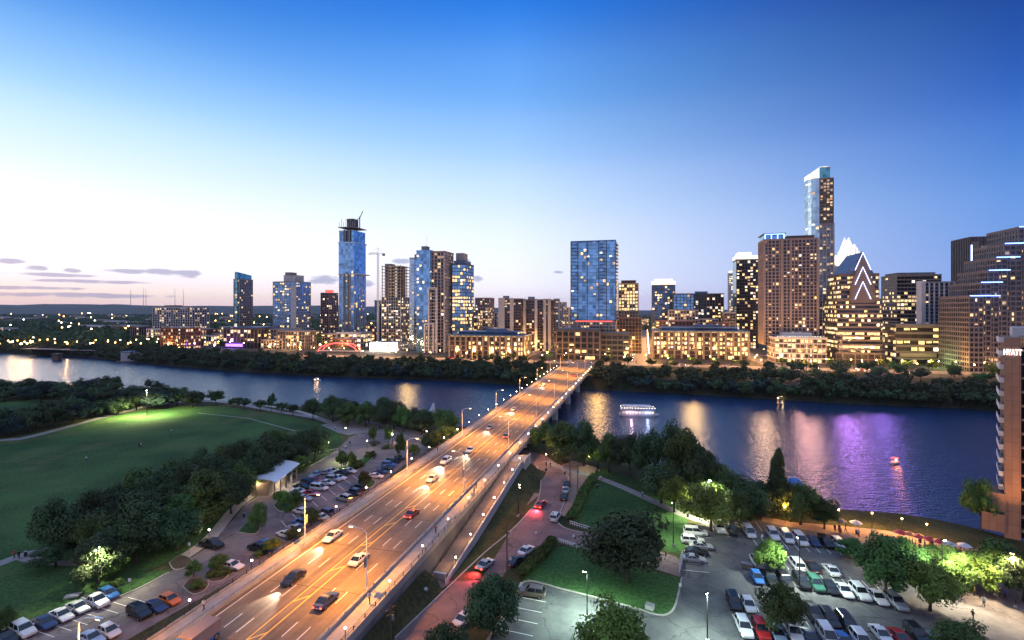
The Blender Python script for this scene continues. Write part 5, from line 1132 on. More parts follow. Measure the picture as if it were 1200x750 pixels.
# far woods on the western plain
def woods(name, regs, lab, n, seed):
    r = random.Random(seed); vs = []; fs = []
    for az0, az1, d0, d1, k in regs:
        for i in range(k):
            az = R(r.uniform(az0, az1)); d = d0+(d1-d0)*r.random()**1.4; x, y = d*math.tan(az), d
            if -62 < math.degrees(az) and abs(toTU(x, y)[0]+115) < 10: continue
            rad = r.uniform(5, 9)*(1+d/2600); hh = r.uniform(7, 11)
            for q in range(int(34 if d < 1200 else 18)):
                u = unitvec(r); p = Vector((x+u.x*rad, y+u.y*rad, ZN+hh*.5+u.z*hh*.5)); a = unitvec(r); b = a.cross(unitvec(r)).normalized(); s = rad*r.uniform(.2, .42); o = len(vs)
                for c1_, c2_ in ((-1, -.6), (1, -.5), (.8, .6), (-.7, .7)): v = p+a*s*c1_+b*s*c2_; vs.append(tuple(v))
                fs.append((o, o+1, o+2, o+3))
    me = bpy.data.meshes.new(name); me.from_pydata(vs, [], fs); me.materials.append(MATS['leaf_dark']); place(me, name, kind='stuff', label=lab, category='woods')
woods('woods', [(-50, -16, 640, 1300, 900), (-50, -14, 1300, 3600, 1900), (-16, 46, 1100, 3500, 900)], 'dark wooded plain behind the western districts', 0, 4)
for o in [o for o in COL.objects if o.name.startswith('woods')]: del o['category']
# hedges
for lab, pts, w, h in (('clipped dark hedge along the west side of the east lawn', ((697, 561), (684, 580), (676, 600), (668, 612)), 2.2, 1.6), ('clipped hedge beside the parked cars along the drive', ((648, 637), (634, 655), (616, 672), (612, 680)), 2.0, 1.5)):
    P_ = smooth_pts([G(*p) for p in pts], 5); r_ = random.Random(4); vs = []; fs = []
    tot = along(P_, .02)
    for i in range(5200):
        x, y, a = tot[r_.randrange(len(tot))]; o_ = r_.uniform(-.5, .5)*w; z = h*min(1, .25+r_.random()); 
        if abs(o_) < w*.38: z = h*r_.uniform(.85, 1.05)
        p = Vector((x-math.sin(a)*o_, y+math.cos(a)*o_, z)); A = unitvec(r_)*.16; B_ = A.cross(unitvec(r_)).normalized()*.12; o2 = len(vs); vs += [tuple(p-A-B_), tuple(p+A-B_), tuple(p+A+B_), tuple(p-A+B_)]; fs.append((o2, o2+1, o2+2, o2+3))
    me = bpy.data.meshes.new('hedge'); me.from_pydata(vs, [], fs); me.materials.append(MATS['leaf_mid']); place(me, 'hedge', label=lab, category='hedge')

# ------------------------------------------------------------------ vehicles
CARM = {'white': (.62, .62, .62), 'silver': (.36, .37, .39), 'black': (.012, .012, .014), 'navy': (.018, .035, .11), 'blue': (.04, .14, .40), 'red': (.38, .02, .02), 'orange': (.60, .16, .03), 'green': (.03, .10, .07), 'grey': (.12, .12, .13), 'brown': (.12, .10, .08), 'pale blue': (.30, .42, .55)}
for k, c in CARM.items(): mat('car_'+k, c, .28, .25 if k in ('silver', 'grey', 'pale blue') else 0, var=.04, spec=.6)
mat('tyre', (.02, .02, .02), .9); mat('rim', (.4, .4, .42), .35, .8); mat('car_glass', (.015, .02, .028), .08, .2, var=.1, spec=.8)
mat('head_on', (1, .95, .85), emit=(1, .92, .75), es=60); mat('head_off', (.6, .6, .62), .2); mat('tail_on', (1, .08, .05), emit=(1, .04, .02), es=12); mat('tail_off', (.3, .02, .02), .3)
def car_parts(kind, colk, lights):
    key = (kind, colk, lights)
    if key in CR: return CR[key]
    L_, W_, H_, hood, belt = {'sedan': (4.7, 1.82, 1.45, .82, .95), 'hatch': (4.1, 1.76, 1.5, .86, .98), 'suv': (4.8, 1.92, 1.78, 1.02, 1.12), 'van': (5.0, 1.95, 1.85, 1.0, 1.12), 'pickup': (5.5, 1.95, 1.82, 1.05, 1.15), 'truck': (7.5, 2.3, 2.6, 1.2, 1.4)}[kind]
    b = MB(); h = L_/2
    def ring(x, z0, zs, zt, w):
        y = W_/2*w; return [(x, -y*.88, z0), (x, y*.88, z0), (x, y, z0+.15), (x, y, zs), (x, y*.9, zt), (x, -y*.9, zt), (x, -y, zs), (x, -y, z0+.15)]
    tr = belt-.02 if kind in ('sedan',) else belt
    b.loft([ring(-h, .4, .62, tr-.22, .86), ring(-h+.12, .28, .75, tr-.06, .95), ring(-h+.8, .22, .78, tr, 1), ring(0, .22, .8, belt, 1), ring(h-1.5, .22, .78, belt-.03, 1), ring(h-1.0, .22, .74, hood, .99), ring(h-.2, .26, .64, hood-.14, .94), ring(h, .38, .52, hood-.3, .82)], 'car_'+colk)
    # cabin: base at belt, roof above
    c0, c1_, r0, r1 = {'sedan': (-h+.75, h-1.35, -h+1.55, h-2.25), 'hatch': (-h+.1, h-1.1, -h+.6, h-1.95), 'suv': (-h+.1, h-1.35, -h+.45, h-2.1), 'van': (-h+.08, h-.95, -h+.3, h-2.0), 'pickup': (-h+1.95, h-1.45, -h+2.2, h-2.2), 'truck': (h-2.6, h-.35, h-2.5, h-.9)}[kind]
    yb, yr = W_/2*.93, W_/2*.76; zb = belt-.02; g = MB()
    base = [(c0, -yb, zb), (c1_, -yb, zb), (c1_, yb, zb), (c0, yb, zb)]; top = [(r0, -yr, H_-.07), (r1, -yr, H_-.07), (r1, yr, H_-.07), (r0, yr, H_-.07)]
    g.add(base+top, [(0, 1, 5, 4), (1, 2, 6, 5), (2, 3, 7, 6), (3, 0, 4, 7)], 'car_glass')
    b.loft([[(r0-.04, -yr-.03, H_-.09), (r1+.04, -yr-.03, H_-.09), (r1+.04, yr+.03, H_-.09), (r0-.04, yr+.03, H_-.09)], [(r0+.1, -yr+.12, H_), (r1-.12, -yr+.12, H_), (r1-.12, yr-.12, H_), (r0+.1, yr-.12, H_)]], 'car_'+colk)
    for s in (-1, 1):
        for xb, xt in ((c0+.02, r0), (c1_-.02, r1), ((c0+c1_)/2-.1, (r0+r1)/2-.05)):
            b.tube([(xb, s*yb, zb), (xt, s*(yr+.01), H_-.08)], .045, 'car_'+colk, 4)
        b.box((c1_-.35, s*(W_/2+.08), belt+.05), (.2, .18, .14), 'car_'+colk)
    if kind == 'pickup': g.box((-h+1.0, 0, belt+.005), (1.6, W_*.78, .02), 'tyre')
    if kind == 'truck': b.box((-h+2.4, 0, 1.75), (4.7, 2.3, 1.7), 'tan_pink')
    wl = MB(); wr_ = .36 if kind in ('suv', 'pickup', 'van') else .33
    if kind == 'truck': wr_ = .48
    wl.tube([(0, -.11, 0), (0, .11, 0)], wr_, 'tyre', 12); wl.tube([(0, -.125, 0), (0, .125, 0)], wr_*.62, 'rim', 8)
    hl = MB(); hl.box((0, 0, 0), (.05, .30, .11), 'head_on' if lights else 'head_off'); tl = MB(); tl.box((0, 0, 0), (.08, .3, .2), 'tail_on' if lights else 'tail_off')
    pl = MB(); pl.box((0, 0, 0), (.03, .5, .13), 'paint_white')
    CR[key] = (b.mesh('body'), g.mesh('windows'), wl.mesh('wheel'), hl.mesh('headlight'), tl.mesh('taillight'), pl.mesh('number_plate'), L_, W_, wr_, hood, belt); return CR[key]
def car(x, y, z, ang, kind, colk, label, group=None, lights=False, beams=0, detail=True):
    bm, gm, wm, hm, tm, pm, L_, W_, wr_, hood, belt = car_parts(kind, colk, lights)
    nm = {'pickup': 'pickup_truck', 'truck': 'box_truck', 'suv': 'suv', 'van': 'van'}.get(kind, 'car')
    r = thing(nm, label, {'pickup': 'pickup truck', 'truck': 'truck', 'suv': 'suv', 'van': 'van'}.get(kind, 'car'), (x, y, z), ang, group)
    place(bm, 'body', r); place(gm, 'windows', r)
    for a in (-1, 1):
        for b in (-1, 1): place(wm, 'wheel', r, (a*(L_/2-.85), b*(W_/2-.1), wr_))
        place(hm, 'headlight', r, (L_/2-.03, a*(W_/2-.42), hood-.36)); place(tm, 'taillight', r, (-L_/2+.03, a*(W_/2-.28), belt-.32))
    if detail: place(pm, 'number_plate', r, (-L_/2-.01, 0, .58))
    if beams: spot(r, (L_/2+.1, 0, .8), beams, (1, .86, .68), 62, .6, rot=(R(84), 0, R(-90)))
    return r
OR = lambda i: ORD[min(i, 15)]
def cars_at(items, ang, where, group, z=0, jit=.03):
    for i, it in enumerate(items):
        px, py, c, k = it[:4]; x, y = G(px, py, z+.5); a = ang(px, py, i) if callable(ang) else ang
        nmk = {'sedan': 'car', 'hatch': 'hatchback'}.get(k, k)
        car(x, y, z+.01, a+rnd.uniform(-jit, jit), k, c, '%s %s, %s %s' % (c, nmk, OR(i), where), group)
E, Wd = -TH, math.pi-TH
# west car park
cars_at([(5, 748, 'black', 'sedan'), (27, 739, 'white', 'suv'), (52, 730, 'navy', 'sedan'), (72, 721, 'white', 'sedan'), (91, 712, 'silver', 'sedan'), (112, 705, 'white', 'pickup'), (127, 696, 'blue', 'hatch')], -.45, 'from the left along the lower lawn kerb', 'cars along the lower lawn kerb')
cars_at([(107, 748, 'pale blue', 'sedan'), (128, 740, 'white', 'hatch'), (163, 718, 'black', 'suv'), (182, 711, 'navy', 'sedan'), (199, 703, 'orange', 'hatch')], -.45, 'from the left in the row beside the bridge fence end', 'cars near the low end of the fence')
cars_at([(248, 638, 'black', 'pickup'), (272, 663, 'white', 'sedan'), (302, 642, 'black', 'suv'), (310, 637, 'blue', 'sedan'), (334, 626, 'white', 'sedan'), (346, 619, 'silver', 'sedan'), (353, 613, 'blue', 'suv'), (352, 599, 'white', 'hatch'), (375, 606, 'white', 'sedan'), (381, 601, 'navy', 'suv'), (403, 584, 'silver', 'suv'), (414, 577, 'navy', 'suv'), (420, 572, 'black', 'suv')], lambda a, b, i: math.pi-.5 if a > 275 else -.3, 'from the left in the lane by the bridge fence', 'cars by the bridge fence')
cars_at([(350, 576, 'white', 'sedan'), (356, 584, 'silver', 'sedan'), (354, 570, 'black', 'sedan'), (362, 566, 'navy', 'suv'), (365, 578, 'red', 'sedan'), (369, 563, 'red', 'sedan'), (374, 572, 'white', 'van'), (383, 566, 'white', 'sedan'), (383, 554, 'silver', 'sedan'), (389, 552, 'white', 'sedan'), (391, 562, 'silver', 'suv'), (397, 560, 'white', 'sedan'), (401, 554, 'black', 'sedan'), (409, 552, 'white', 'sedan')], -.25, 'from the left in the full double row by the pavilion', 'cars in the double row by the pavilion')
cars_at([(440, 558, 'white', 'sedan'), (446, 553, 'navy', 'sedan'), (452, 549, 'black', 'sedan'), (456, 545, 'blue', 'suv'), (461, 541, 'black', 'suv'), (467, 537, 'black', 'sedan')], -.2, 'from the left in the short row at the fence near the plaza', 'cars in the short row near the plaza')
x, y = G(370, 556, .5); car(x, y, 0.01, -1.9, 'sedan', 'pale blue', 'pale blue car driving with headlights on by the pavilion', lights=True, beams=900)
# east car parks
H1 = HDR
cars_at([(843, 619, 'white', 'suv'), (857, 621, 'black', 'pickup'), (878, 624, 'white', 'van'), (906, 627, 'white', 'suv'), (922, 630, 'white', 'van'), (938, 633, 'white', 'van'), (953, 634, 'navy', 'sedan'), (968, 636, 'black', 'suv'), (984, 639, 'white', 'suv')], H1, 'from the left in the upper row nearest the riverwalk', 'cars in the upper row by the riverwalk')
cars_at([(815, 624, 'white', 'van'), (812, 634, 'white', 'suv'), (822, 640, 'silver', 'sedan'), (816, 647, 'black', 'sedan'), (813, 655, 'silver', 'sedan')], -.2, 'from the top in the sideways row beside the east lawn', 'cars in the sideways row by the east lawn', )
cars_at([(887, 658, 'white', 'van'), (933, 661, 'white', 'van'), (952, 664, 'black', 'sedan'), (974, 668, 'white', 'sedan')], H1+math.pi, 'from the left in the second row of the east car park', 'cars in the second row')
cars_at([(887, 677, 'blue', 'hatch'), (903, 678, 'black', 'sedan'), (920, 681, 'black', 'suv'), (939, 682, 'black', 'suv'), (956, 685, 'green', 'suv'), (973, 688, 'black', 'sedan'), (989, 692, 'white', 'sedan'), (1008, 695, 'white', 'suv'), (1028, 700, 'white', 'sedan'), (1050, 706, 'silver', 'suv')], H1, 'from the left in the long third row of the east car park', 'cars in the long third row')
cars_at([(860, 706, 'black', 'suv'), (877, 709, 'white', 'hatch'), (953, 718, 'black', 'pickup'), (972, 726, 'black', 'suv'), (993, 732, 'black', 'van')], H1, 'from the left in the fourth row of the east car park', 'cars in the fourth row')
cars_at([(872, 736, 'white', 'suv'), (892, 739, 'red', 'suv'), (911, 743, 'pale blue', 'sedan'), (930, 742, 'white', 'suv'), (949, 748, 'navy', 'sedan'), (970, 746, 'white', 'van'), (989, 752, 'blue', 'sedan'), (1010, 752, 'white', 'suv'), (1033, 744, 'white', 'sedan'), (1055, 748, 'red', 'sedan'), (1075, 745, 'black', 'suv'), (1096, 752, 'silver', 'sedan')], H1, 'from the left in the lowest row of the east car park', 'cars in the lowest row')
x, y = G(623, 694, .6); car(x, y, .02, math.pi-.25, 'suv', 'brown', 'brown suv alone in the small car park at the low wall')
DU = math.pi/2-TH
for px, py, c, k, a, li, lab in ((634, 591, 'red', 'sedan', DU-.15, True, 'car with bright red tail lights driving up the drive'), (569, 661, 'silver', 'sedan', DU-.3, True, 'pale car with tail lights climbing the middle of the drive'), (605, 657, 'black', 'sedan', DU-.35, False, 'black car parked at the drive kerb beside the hedge'),
      (617, 645, 'white', 'sedan', DU-.35, False, 'white car parked at the drive kerb ahead of the black car'), (651, 606, 'white', 'suv', DU-.1, False, 'white suv waiting at the corner of the side street'), (661, 582, 'black', 'sedan', DU+.1, False, 'dark car parked below two others at the plaza kerb'),
      (663, 574, 'silver', 'sedan', DU+.1, False, 'middle car of three parked at the plaza kerb'), (664, 567, 'black', 'sedan', DU+.1, False, 'farthest car of three parked at the plaza kerb'), (545, 724, 'white', 'sedan', DU-.3, False, 'white car half hidden by the dark round tree at the drive')):
    x, y = G(px, py, .5); r = car(x, y, .01, a, k, c, lab, lights=li)
    if li: spot(r, (-3.0, 0, 1.0), 4500, (1, .05, .08), 120, .8, rot=(R(-35), 0, R(-90)), r=.4)
# moving traffic on the bridge
DS = DU+math.pi
def onb(px, py, lane):
    x, y = G(px, py, ZD+.6); t, u = toTU(x, y); return BV(lane, u)
for px, py, lane, south, c, k, bm, lab in ((397, 629, -59.3, 1, 'white', 'sedan', 5000, 'white car with bright headlights in the outer southbound lane'), (360, 679, -56.4, 1, 'black', 'sedan', 5000, 'dark car with headlights lighting the road before it'), (402, 706, -47.2, 0, 'navy', 'sedan', 0, 'dark car with red tail lights beside the median lamp'),
      (431, 656, -49.4, 0, 'white', 'sedan', 0, 'pale car heading north right of the median'), (285, 772, -57.6, 1, 'blue', 'truck', 0, 'blue box truck with a white load box at the bottom of the bridge'), (491, 602, -49.2, 0, 'red', 'sedan', 0, 'small red car heading north in the middle of the bridge'),
      (522, 562, -54.2, 1, 'white', 'sedan', 6000, 'white car near the bright oncoming headlights'), (533, 541, -56.6, 1, 'white', 'suv', 12000, 'white suv whose headlights glare over the road'), (562, 528, -53.6, 1, 'white', 'sedan', 5000, 'white car following the glaring suv'), (576, 501, -56.6, 1, 'silver', 'sedan', 4000, 'silver car approaching in the middle southbound lane'),
      (601, 511, -47.2, 0, 'navy', 'hatch', 0, 'small dark car near the east barrier of the bridge'), (612, 480, -56.8, 1, 'white', 'sedan', 5000, 'far white car with headlights over the river'), (655, 452, -58, 1, 'white', 'sedan', 4000, 'farthest pale car at the north end of the bridge'), (668, 440, -46, 0, 'red', 'sedan', 0, 'far car with red lights leaving the bridge')):
    x, y = onb(px, py, lane); car(x, y, ZD+.01, DS if south else DU, k, c, lab, 'traffic on the bridge', lights=True, beams=bm)
# downtown traffic
for i in range(44):
    if i < 20: x, y = BV(rnd.uniform(-330, 320), rnd.choice((431, 435, 440, 443))); a = rnd.choice((E, Wd)); z = ZN+.03
    else: t = rnd.choice((-12, -8, -3, -12, -8, -3, -58, -52, -112)); x, y = BV(t, 450+(i-20)*16+rnd.uniform(0, 12)); a = DS if t in (-12, -58, -112) else DU; z = ZN+.03
    k = rnd.choice(('sedan', 'suv', 'sedan')); c = rnd.choice(('white', 'silver', 'black', 'red'))
    bm, gm, wm, hm, tm, pm, L_, W_, wr_, hood, belt = car_parts(k, c, True)
    r = thing('car', '', 'car', (x, y, z), a, 'traffic in the city streets'); LABELQ.append((r, 'far car, %s from the left, with lights on in the city streets', 600+F*x/y)); place(bm, 'body', r); place(gm, 'windows', r)
    for q in (-1, 1): place(hm, 'headlight', r, (L_/2-.06, q*(W_/2-.32), hood-.28)); place(tm, 'taillight', r, (-L_/2+.03, q*(W_/2-.28), belt-.32))
    for q in (-1, 1):
        for s_ in (-1, 1): place(wm, 'wheel', r, (q*(L_/2-.85), s_*(W_/2-.1), wr_))
# ------------------------------------------------------------------ lamps, poles, boats, pavilion, people
def postlamp(px, py, h, label, m='lamp_white', power=0, col=(1, .9, .7), z=0, arm=.7, headpx=None, group=None, size=150):
    x, y = G(px, py, z); r = thing('lamp_post', label, 'lamp post', (x, y, z), rnd.uniform(0, 6), group)
    mb = MB(); mb.tube([(0, 0, 0), (0, 0, h)], [.11, .07], 'dark_steel', 6); mb.box((0, 0, .2), (.5, .5, .5), 'concrete'); mb.build('pole', r)
    mb = MB(); mb.box((arm*.5, 0, h), (arm+.3, .28, .14), 'dark_steel'); mb.build('lamp_head', r); mb = MB(); mb.box((arm*.6, 0, h-.09), (.5, .3, .06), m); mb.build('lamp_lens', r)
    if power: spot(r, (arm*.6, 0, h-.2), power, col, size, .7)
    return r
WG = (.92, 1, .66)
postlamp(166, 477, 6.5, 'tall lit lamp post at the top corner of the big lawn', 'lamp_green', 12000, (1, .95, .45))
x, y = G(172, 482); rr1 = bpy.data.objects  # its wide flood over the lawn
l_ = postlamp(172, 487, 12, 'flood lamp post shining over the top corner of the big lawn', 'lamp_green', 110000, (1, .95, .45), size=160)
l_ = postlamp(114, 696, 8, 'white lamp post beside the blue parked hatchback', 'lamp_green', 9000, (1, .97, .6))
postlamp(830, 606, 9, 'very bright floodlight inside the lit tree at the upper car row', 'lamp_green', 32000, (.98, 1, .62))
postlamp(789, 640, 9, 'slender dark lamp post on the edge of the east lawn', 'lamp_green', 6000, WG)
postlamp(688, 724, 7.5, 'dark lamp post with blue head on the corner lawn kerb', 'lamp_green', 15000, (.7, 1, .8))
postlamp(829, 752, 7.5, 'dark lamp post in the near aisle of the east car park', 'lamp_green', 9000, (.75, 1, .85))
postlamp(1104, 692, 9, 'lamp post with a flat head beside the pale lit tree', 'lamp_green', 14000, (1, 1, .7))
postlamp(937, 690, 9, 'slim dark post between the second and third car rows', 'lamp_green', 12000, (.85, 1, .85))
postlamp(1190, 712, 9, 'lamp post over the hotel road at the right edge', 'lamp_orange', 16000, (1, .8, .45))
postlamp(702, 552, 6, 'low bright green lamp at the head of the park path', 'lamp_green', 5000, (.5, 1, .25))
postlamp(607, 606, 8, 'small floodlight pole on the grass beside the ramp', 'lamp_white', 0)
postlamp(608, 604, 7, 'dark pole with camera box beside the footpath', 'lamp_white', 0)
for i, (px, py) in enumerate(((920, 612), (983, 616), (1022, 620), (1057, 627), (1086, 634))):
    r = globe_lamp(*G(px, py), .1, '%s warm globe lamp from the left along the riverwalk' % ORD[i], 'riverwalk globe lamps', 3.4, 'lamp_orange'); point(r, (0, 0, 3.6), 2600, (1, .50, .13), .3)
for i, (px, py) in enumerate(((405, 512), (430, 528), (385, 530), (350, 548), (300, 582), (215, 622), (245, 640), (460, 520), (500, 516), (640, 545), (690, 548))):
    r = globe_lamp(*G(px, py), .1, '%s lamp on the list of low path lights west and east of the bridge' % ORD[i], 'low path lamps', 3.2); LABELQ.append((r, 'low path lamp, %s from the left, beside the paths below the bridge', px)); point(r, (0, 0, 3.5), 700, (1, .72, .45), .25)
r = globe_lamp(*G(300, 570), .1, 'green white light tucked by the near tree of the pavilion', None, 2.4, 'lamp_green'); point(r, (0, 0, 3), 1500, (.9, 1, .4), .3)
r = globe_lamp(*G(403, 540), .1, 'green white light between the two lit island trees', None, 1.2, 'lamp_green'); point(r, (0, -1, 2.4), 1500, (.9, 1, .35), .3)
for px, py, h, lab in ((594, 669, 9, 'dark utility pole by the car park hedge at the drive'), (677, 590, 10, 'tall utility pole at the plaza corner'), (668, 572, 9, 'utility pole behind the plaza pole'), (458, 762, 6.5, 'utility pole with transformer at the bottom beside the drive')):
    x, y = G(px, py); r = thing('utility_pole', lab, 'pole', (x, y, 0), DU-.4); mb = MB(); mb.tube([(0, 0, 0), (0, 0, h)], [.15, .11], 'wood_pole', 7); mb.build('pole', r)
    mb = MB(); mb.box((0, .14, h-.5), (2.2, .1, .12), 'wood_pole'); mb.box((0, .14, h-1.3), (1.6, .1, .12), 'wood_pole'); mb.build('crossarm', r); mb = MB(); mb.tube([(.35, 0, h-2.2), (.35, 0, h-1.5)], .2, 'grey', 8); mb.build('transformer', r)
# overhead wires
a, b = G(594, 669), G(677, 590); mb = MB(); mb.tube([(a[0]+(b[0]-a[0])*k/10, a[1]+(b[1]-a[1])*k/10, 8.5+.9*k/10-2.2*(k/10)*(1-k/10)) for k in range(11)], .025, 'dark_steel', 3); mb.build('overhead_wire', label='dark overhead wire between the two utility poles along the drive', category='wire')
# white low fences at the side street
for a, b, lab in (((668, 615), (690, 622), 'white rail fence on the upper side of the side street'), ((655, 636), (676, 643), 'white rail fence on the lower side of the side street')):
    p, q = G(*a), G(*b); n = 8; mb = MB()
    for i in range(n+1): mb.box((p[0]+(q[0]-p[0])*i/n, p[1]+(q[1]-p[1])*i/n, .5), (.1, .1, 1.0), 'white_metal')
    for h in (.45, .9): mb.tube([(p[0], p[1], h), (q[0], q[1], h)], .06, 'white_metal', 4)
    mb.build('rail_fence', label=lab, category='fence')
for a, b, h, lab in (((796, 672), (800, 657), 2.0, 'white gate panel at the entrance of the east car park'), ((757, 712), (766, 715), .7, 'pale utility box on the corner lawn kerb'), ((869, 664), (882, 667), .8, 'small tan crate on the asphalt left of the second car row')):
    p, q = G(*a), G(*b); L_ = math.hypot(q[0]-p[0], q[1]-p[1]); mb = MB(); mb.box((0, 0, h/2+.05), (L_, .12 if h > 1.5 else 1.0, h), 'white_metal' if h > 1.5 else ('grey_pale' if h < .75 else 'tan')); mb.box((0, 0, h+.08), (L_+.08, .2 if h > 1.5 else 1.1, .06), 'grey'); mb.build('gate' if h > 1.5 else 'box', loc=((p[0]+q[0])/2, (p[1]+q[1])/2, 0), rz=math.atan2(q[1]-p[1], q[0]-p[0]), label=lab, category='gate' if h > 1.5 else 'box')
# pavilion with curved metal roof
p, q = G(308, 582), G(332, 562); L_ = math.hypot(q[0]-p[0], q[1]-p[1])+3; r = thing('pavilion', 'open restroom pavilion with a curved silver roof beside the grove', 'pavilion', ((p[0]+q[0])/2, (p[1]+q[1])/2, 0), math.atan2(q[1]-p[1], q[0]-p[0]))
mb = MB(); n = 12; pr = [(-4.2+8.4*k/n, 3.7+1.5*math.sin(math.pi*(.12+.76*k/n))) for k in range(n+1)]
for k in range(n): mb.add([(-L_/2, pr[k][0], pr[k][1]), (L_/2, pr[k][0], pr[k][1]), (L_/2, pr[k+1][0], pr[k+1][1]), (-L_/2, pr[k+1][0], pr[k+1][1]), (-L_/2, pr[k][0], pr[k][1]-.15), (L_/2, pr[k][0], pr[k][1]-.15), (L_/2, pr[k+1][0], pr[k+1][1]-.15), (-L_/2, pr[k+1][0], pr[k+1][1]-.15)], [(0, 1, 2, 3), (7, 6, 5, 4), (0, 4, 5, 1), (3, 2, 6, 7), (0, 3, 7, 4), (1, 5, 6, 2)], 'silver_roof' if 'silver_roof' in MATS else 'white_metal')
mb.build('roof', r); mb = MB(); mb.box((-.5, 1, 1.7), (L_*.7, 4.5, 3.4), 'limestone'); mb.build('wall', r)
for k in range(5):
    mb = MB(); mb.box((-L_/2+.6+(L_-1.2)*k/4, -3.5, 2.0), (.3, .3, 4.0), 'limestone'); mb.build('post', r)
spot(r, (0, -3, 3.8), 1500, (1, .9, .6), 150)
# white tensile canopy by the river
x, y = G(508, 494); r = thing('canopy', 'white peaked tensile canopy on the shore left of the bridge', 'canopy', (x, y, 0), .2)
mb = MB(); n = 14; rings = []
for k in range(7):
    t = k/6; rad = 4.6*(1-t)**1.9+.5; rings.append([(rad*math.cos(2*math.pi*j/n)*(1.5 if t < .5 else 1)-1.2*(1-t), rad*math.sin(2*math.pi*j/n), 1.2+6.8*t+.25*math.cos(4*math.pi*j/n)*(1-t)) for j in range(n)])
mb.loft(rings, 'white', caps=True); mb.build('fabric', r, True)
for k in range(4):
    mb = MB(); mb.tube([(4.5*math.cos(k*1.57+.7), 3.3*math.sin(k*1.57+.7), 0), (4.0*math.cos(k*1.57+.7), 3*math.sin(k*1.57+.7), 1.6)], .1, 'steel', 5); mb.build('leg', r)
# river tour boat
x, y = G(748, 487, -4); r = thing('tour_boat', 'two deck white river tour boat strung with lights in mid river', 'boat', (x, y, -4), -.10)
mb = MB(); sec = []
for xx, w, k in ((-9.6, 1.9, .15), (-8, 2.5, 0), (0, 2.7, 0), (6.5, 2.3, 0), (9, 1.2, .1), (10.3, .15, .5)): sec.append([(xx, -w, 1.0), (xx, -w*.8, -.1+k), (xx, w*.8, -.1+k), (xx, w, 1.0)])
mb.loft(sec, 'white'); mb.build('hull', r); mb = MB(); mb.box((-.5, 0, 1.95), (16, 4.4, 1.9), 'white'); mb.build('cabin', r); mb = MB()
for s in (-1, 1):
    for k in range(10): mb.box((-7.6+1.6*k, s*2.22, 2.0), (.95, .1, .8), 'lit_white' if k % 3 else 'lit_warm')
mb.build('windows', r); mb = MB(); mb.box((-.5, 0, 3.0), (17.2, 5, .18), 'roof_blue'); mb.build('upper_deck', r); mb = MB()
for s in (-1, 1):
    for k in range(13): mb.box((-8.5+1.36*k, s*2.4, 3.6), (.06, .06, 1.0), 'white_metal')
    mb.box((-.5, s*2.4, 4.1), (16.6, .07, .07), 'white_metal')
mb.build('railing', r); mb = MB(); mb.box((-1, 0, 5.15), (14, 4.0, .2), 'white')
for s in (-1, 1):
    for k in range(5): mb.box((-6.6+2.8*k, s*1.9, 4.1), (.09, .09, 2.1), 'white_metal')
mb.build('awning', r); mb = MB()
for s in (-1, 1):
    for k in range(13): mb.ball((-8.5+1.36*k, s*2.5, 4.25), .09, 'lamp_white', 5, 3)
    for k in range(9): mb.ball((-6.6+1.4*k, s*2.15, 5.0), .08, 'lamp_purple' if 'lamp_purple' in MATS else 'neon_blue', 5, 3)
mb.build('string_lights', r, kind='stuff'); point(r, (-4, -5, 2.5), 420, (1, .6, .8)); point(r, (4, -5, 2.5), 320, (.5, .6, 1))
for px, py, lab, a, red in ((1049, 543, 'small motor boat with a red light alone on the dark river', .5, True), (915, 468, 'small moored boat with a warm light at the far shore', .1, False), (372, 446, 'tiny pale boat near the far shore left of the golden reflection', .2, False)):
    x, y = G(px, py, -4); r = thing('small_boat', lab, 'boat', (x, y, -4), a); sec = []
    for xx, w in ((-2.3, .75), (-1, .95), (.8, .85), (2.0, .35), (2.5, .05)): sec.append([(xx, -w, .65), (xx, -w*.6, -.1), (xx, w*.6, -.1), (xx, w, .65)])
    mb = MB(); mb.loft(sec, 'white'); mb.build('hull', r); mb = MB(); mb.box((-.2, 0, 1.9), (2.2, 1.7, .1), 'red_lit' if red else 'white')
    for s in (-.7, .7):
        for q in (-1, .7): mb.box((q, s, 1.25), (.06, .06, 1.3), 'steel')
    mb.build('sunshade', r); mb = MB(); mb.ball((.6, 0, 1.3), .22, 'lamp_orange' ); mb.ball((-1.8, 0, .9), .2, 'lamp_red' if red else 'lamp_orange'); mb.build('navigation_light', r); point(r, (0, -1.5, 1.8), 150, (1, .3, .2) if red else (1, .7, .4))
# riverwalk parasols and tables
for px, py, c, lab in ((930, 556, 'blue', 'round blue domed tent at the water behind the cypress'),):
    x, y = G(px, 596); r = thing('dome_tent', lab, 'tent', (x, y, 0)); mb = MB(); mb.ball((0, 0, 5.2), 2.6, 'car_blue', 12, 8); mb.build('dome', r, True); mb = MB(); mb.tube([(0, 0, 0), (0, 0, 5)], 1.4, 'tan', 8); mb.build('base', r)
cols = ['car_red', 'car_orange', 'white', 'car_blue', 'tan']
for i, (px, py, c) in enumerate(((1055, 636, 0), (1066, 638, 1), (1077, 641, 0), (1089, 644, 0), (1100, 647, 0), (1112, 650, 2), (1093, 656, 3), (1130, 652, 2), (985, 622, 4), (1003, 624, 2), (965, 619, 4))):
    x, y = G(px, py); r = thing('parasol', '', 'parasol', (x, y, .03), rnd.random()); LABELQ.append((r, 'small parasol, %s from the left, on the riverwalk terrace', px)); mb = MB(); mb.tube([(0, 0, 0), (0, 0, 2.5)], .04, 'steel', 5); mb.build('pole', r)
    mb = MB(); mb.loft([[(1.3*math.cos(k*.785), 1.3*math.sin(k*.785), 2.15) for k in range(8)], [(.08*math.cos(k*.785), .08*math.sin(k*.785), 2.75) for k in range(8)]], cols[c]); mb.build('shade', r)
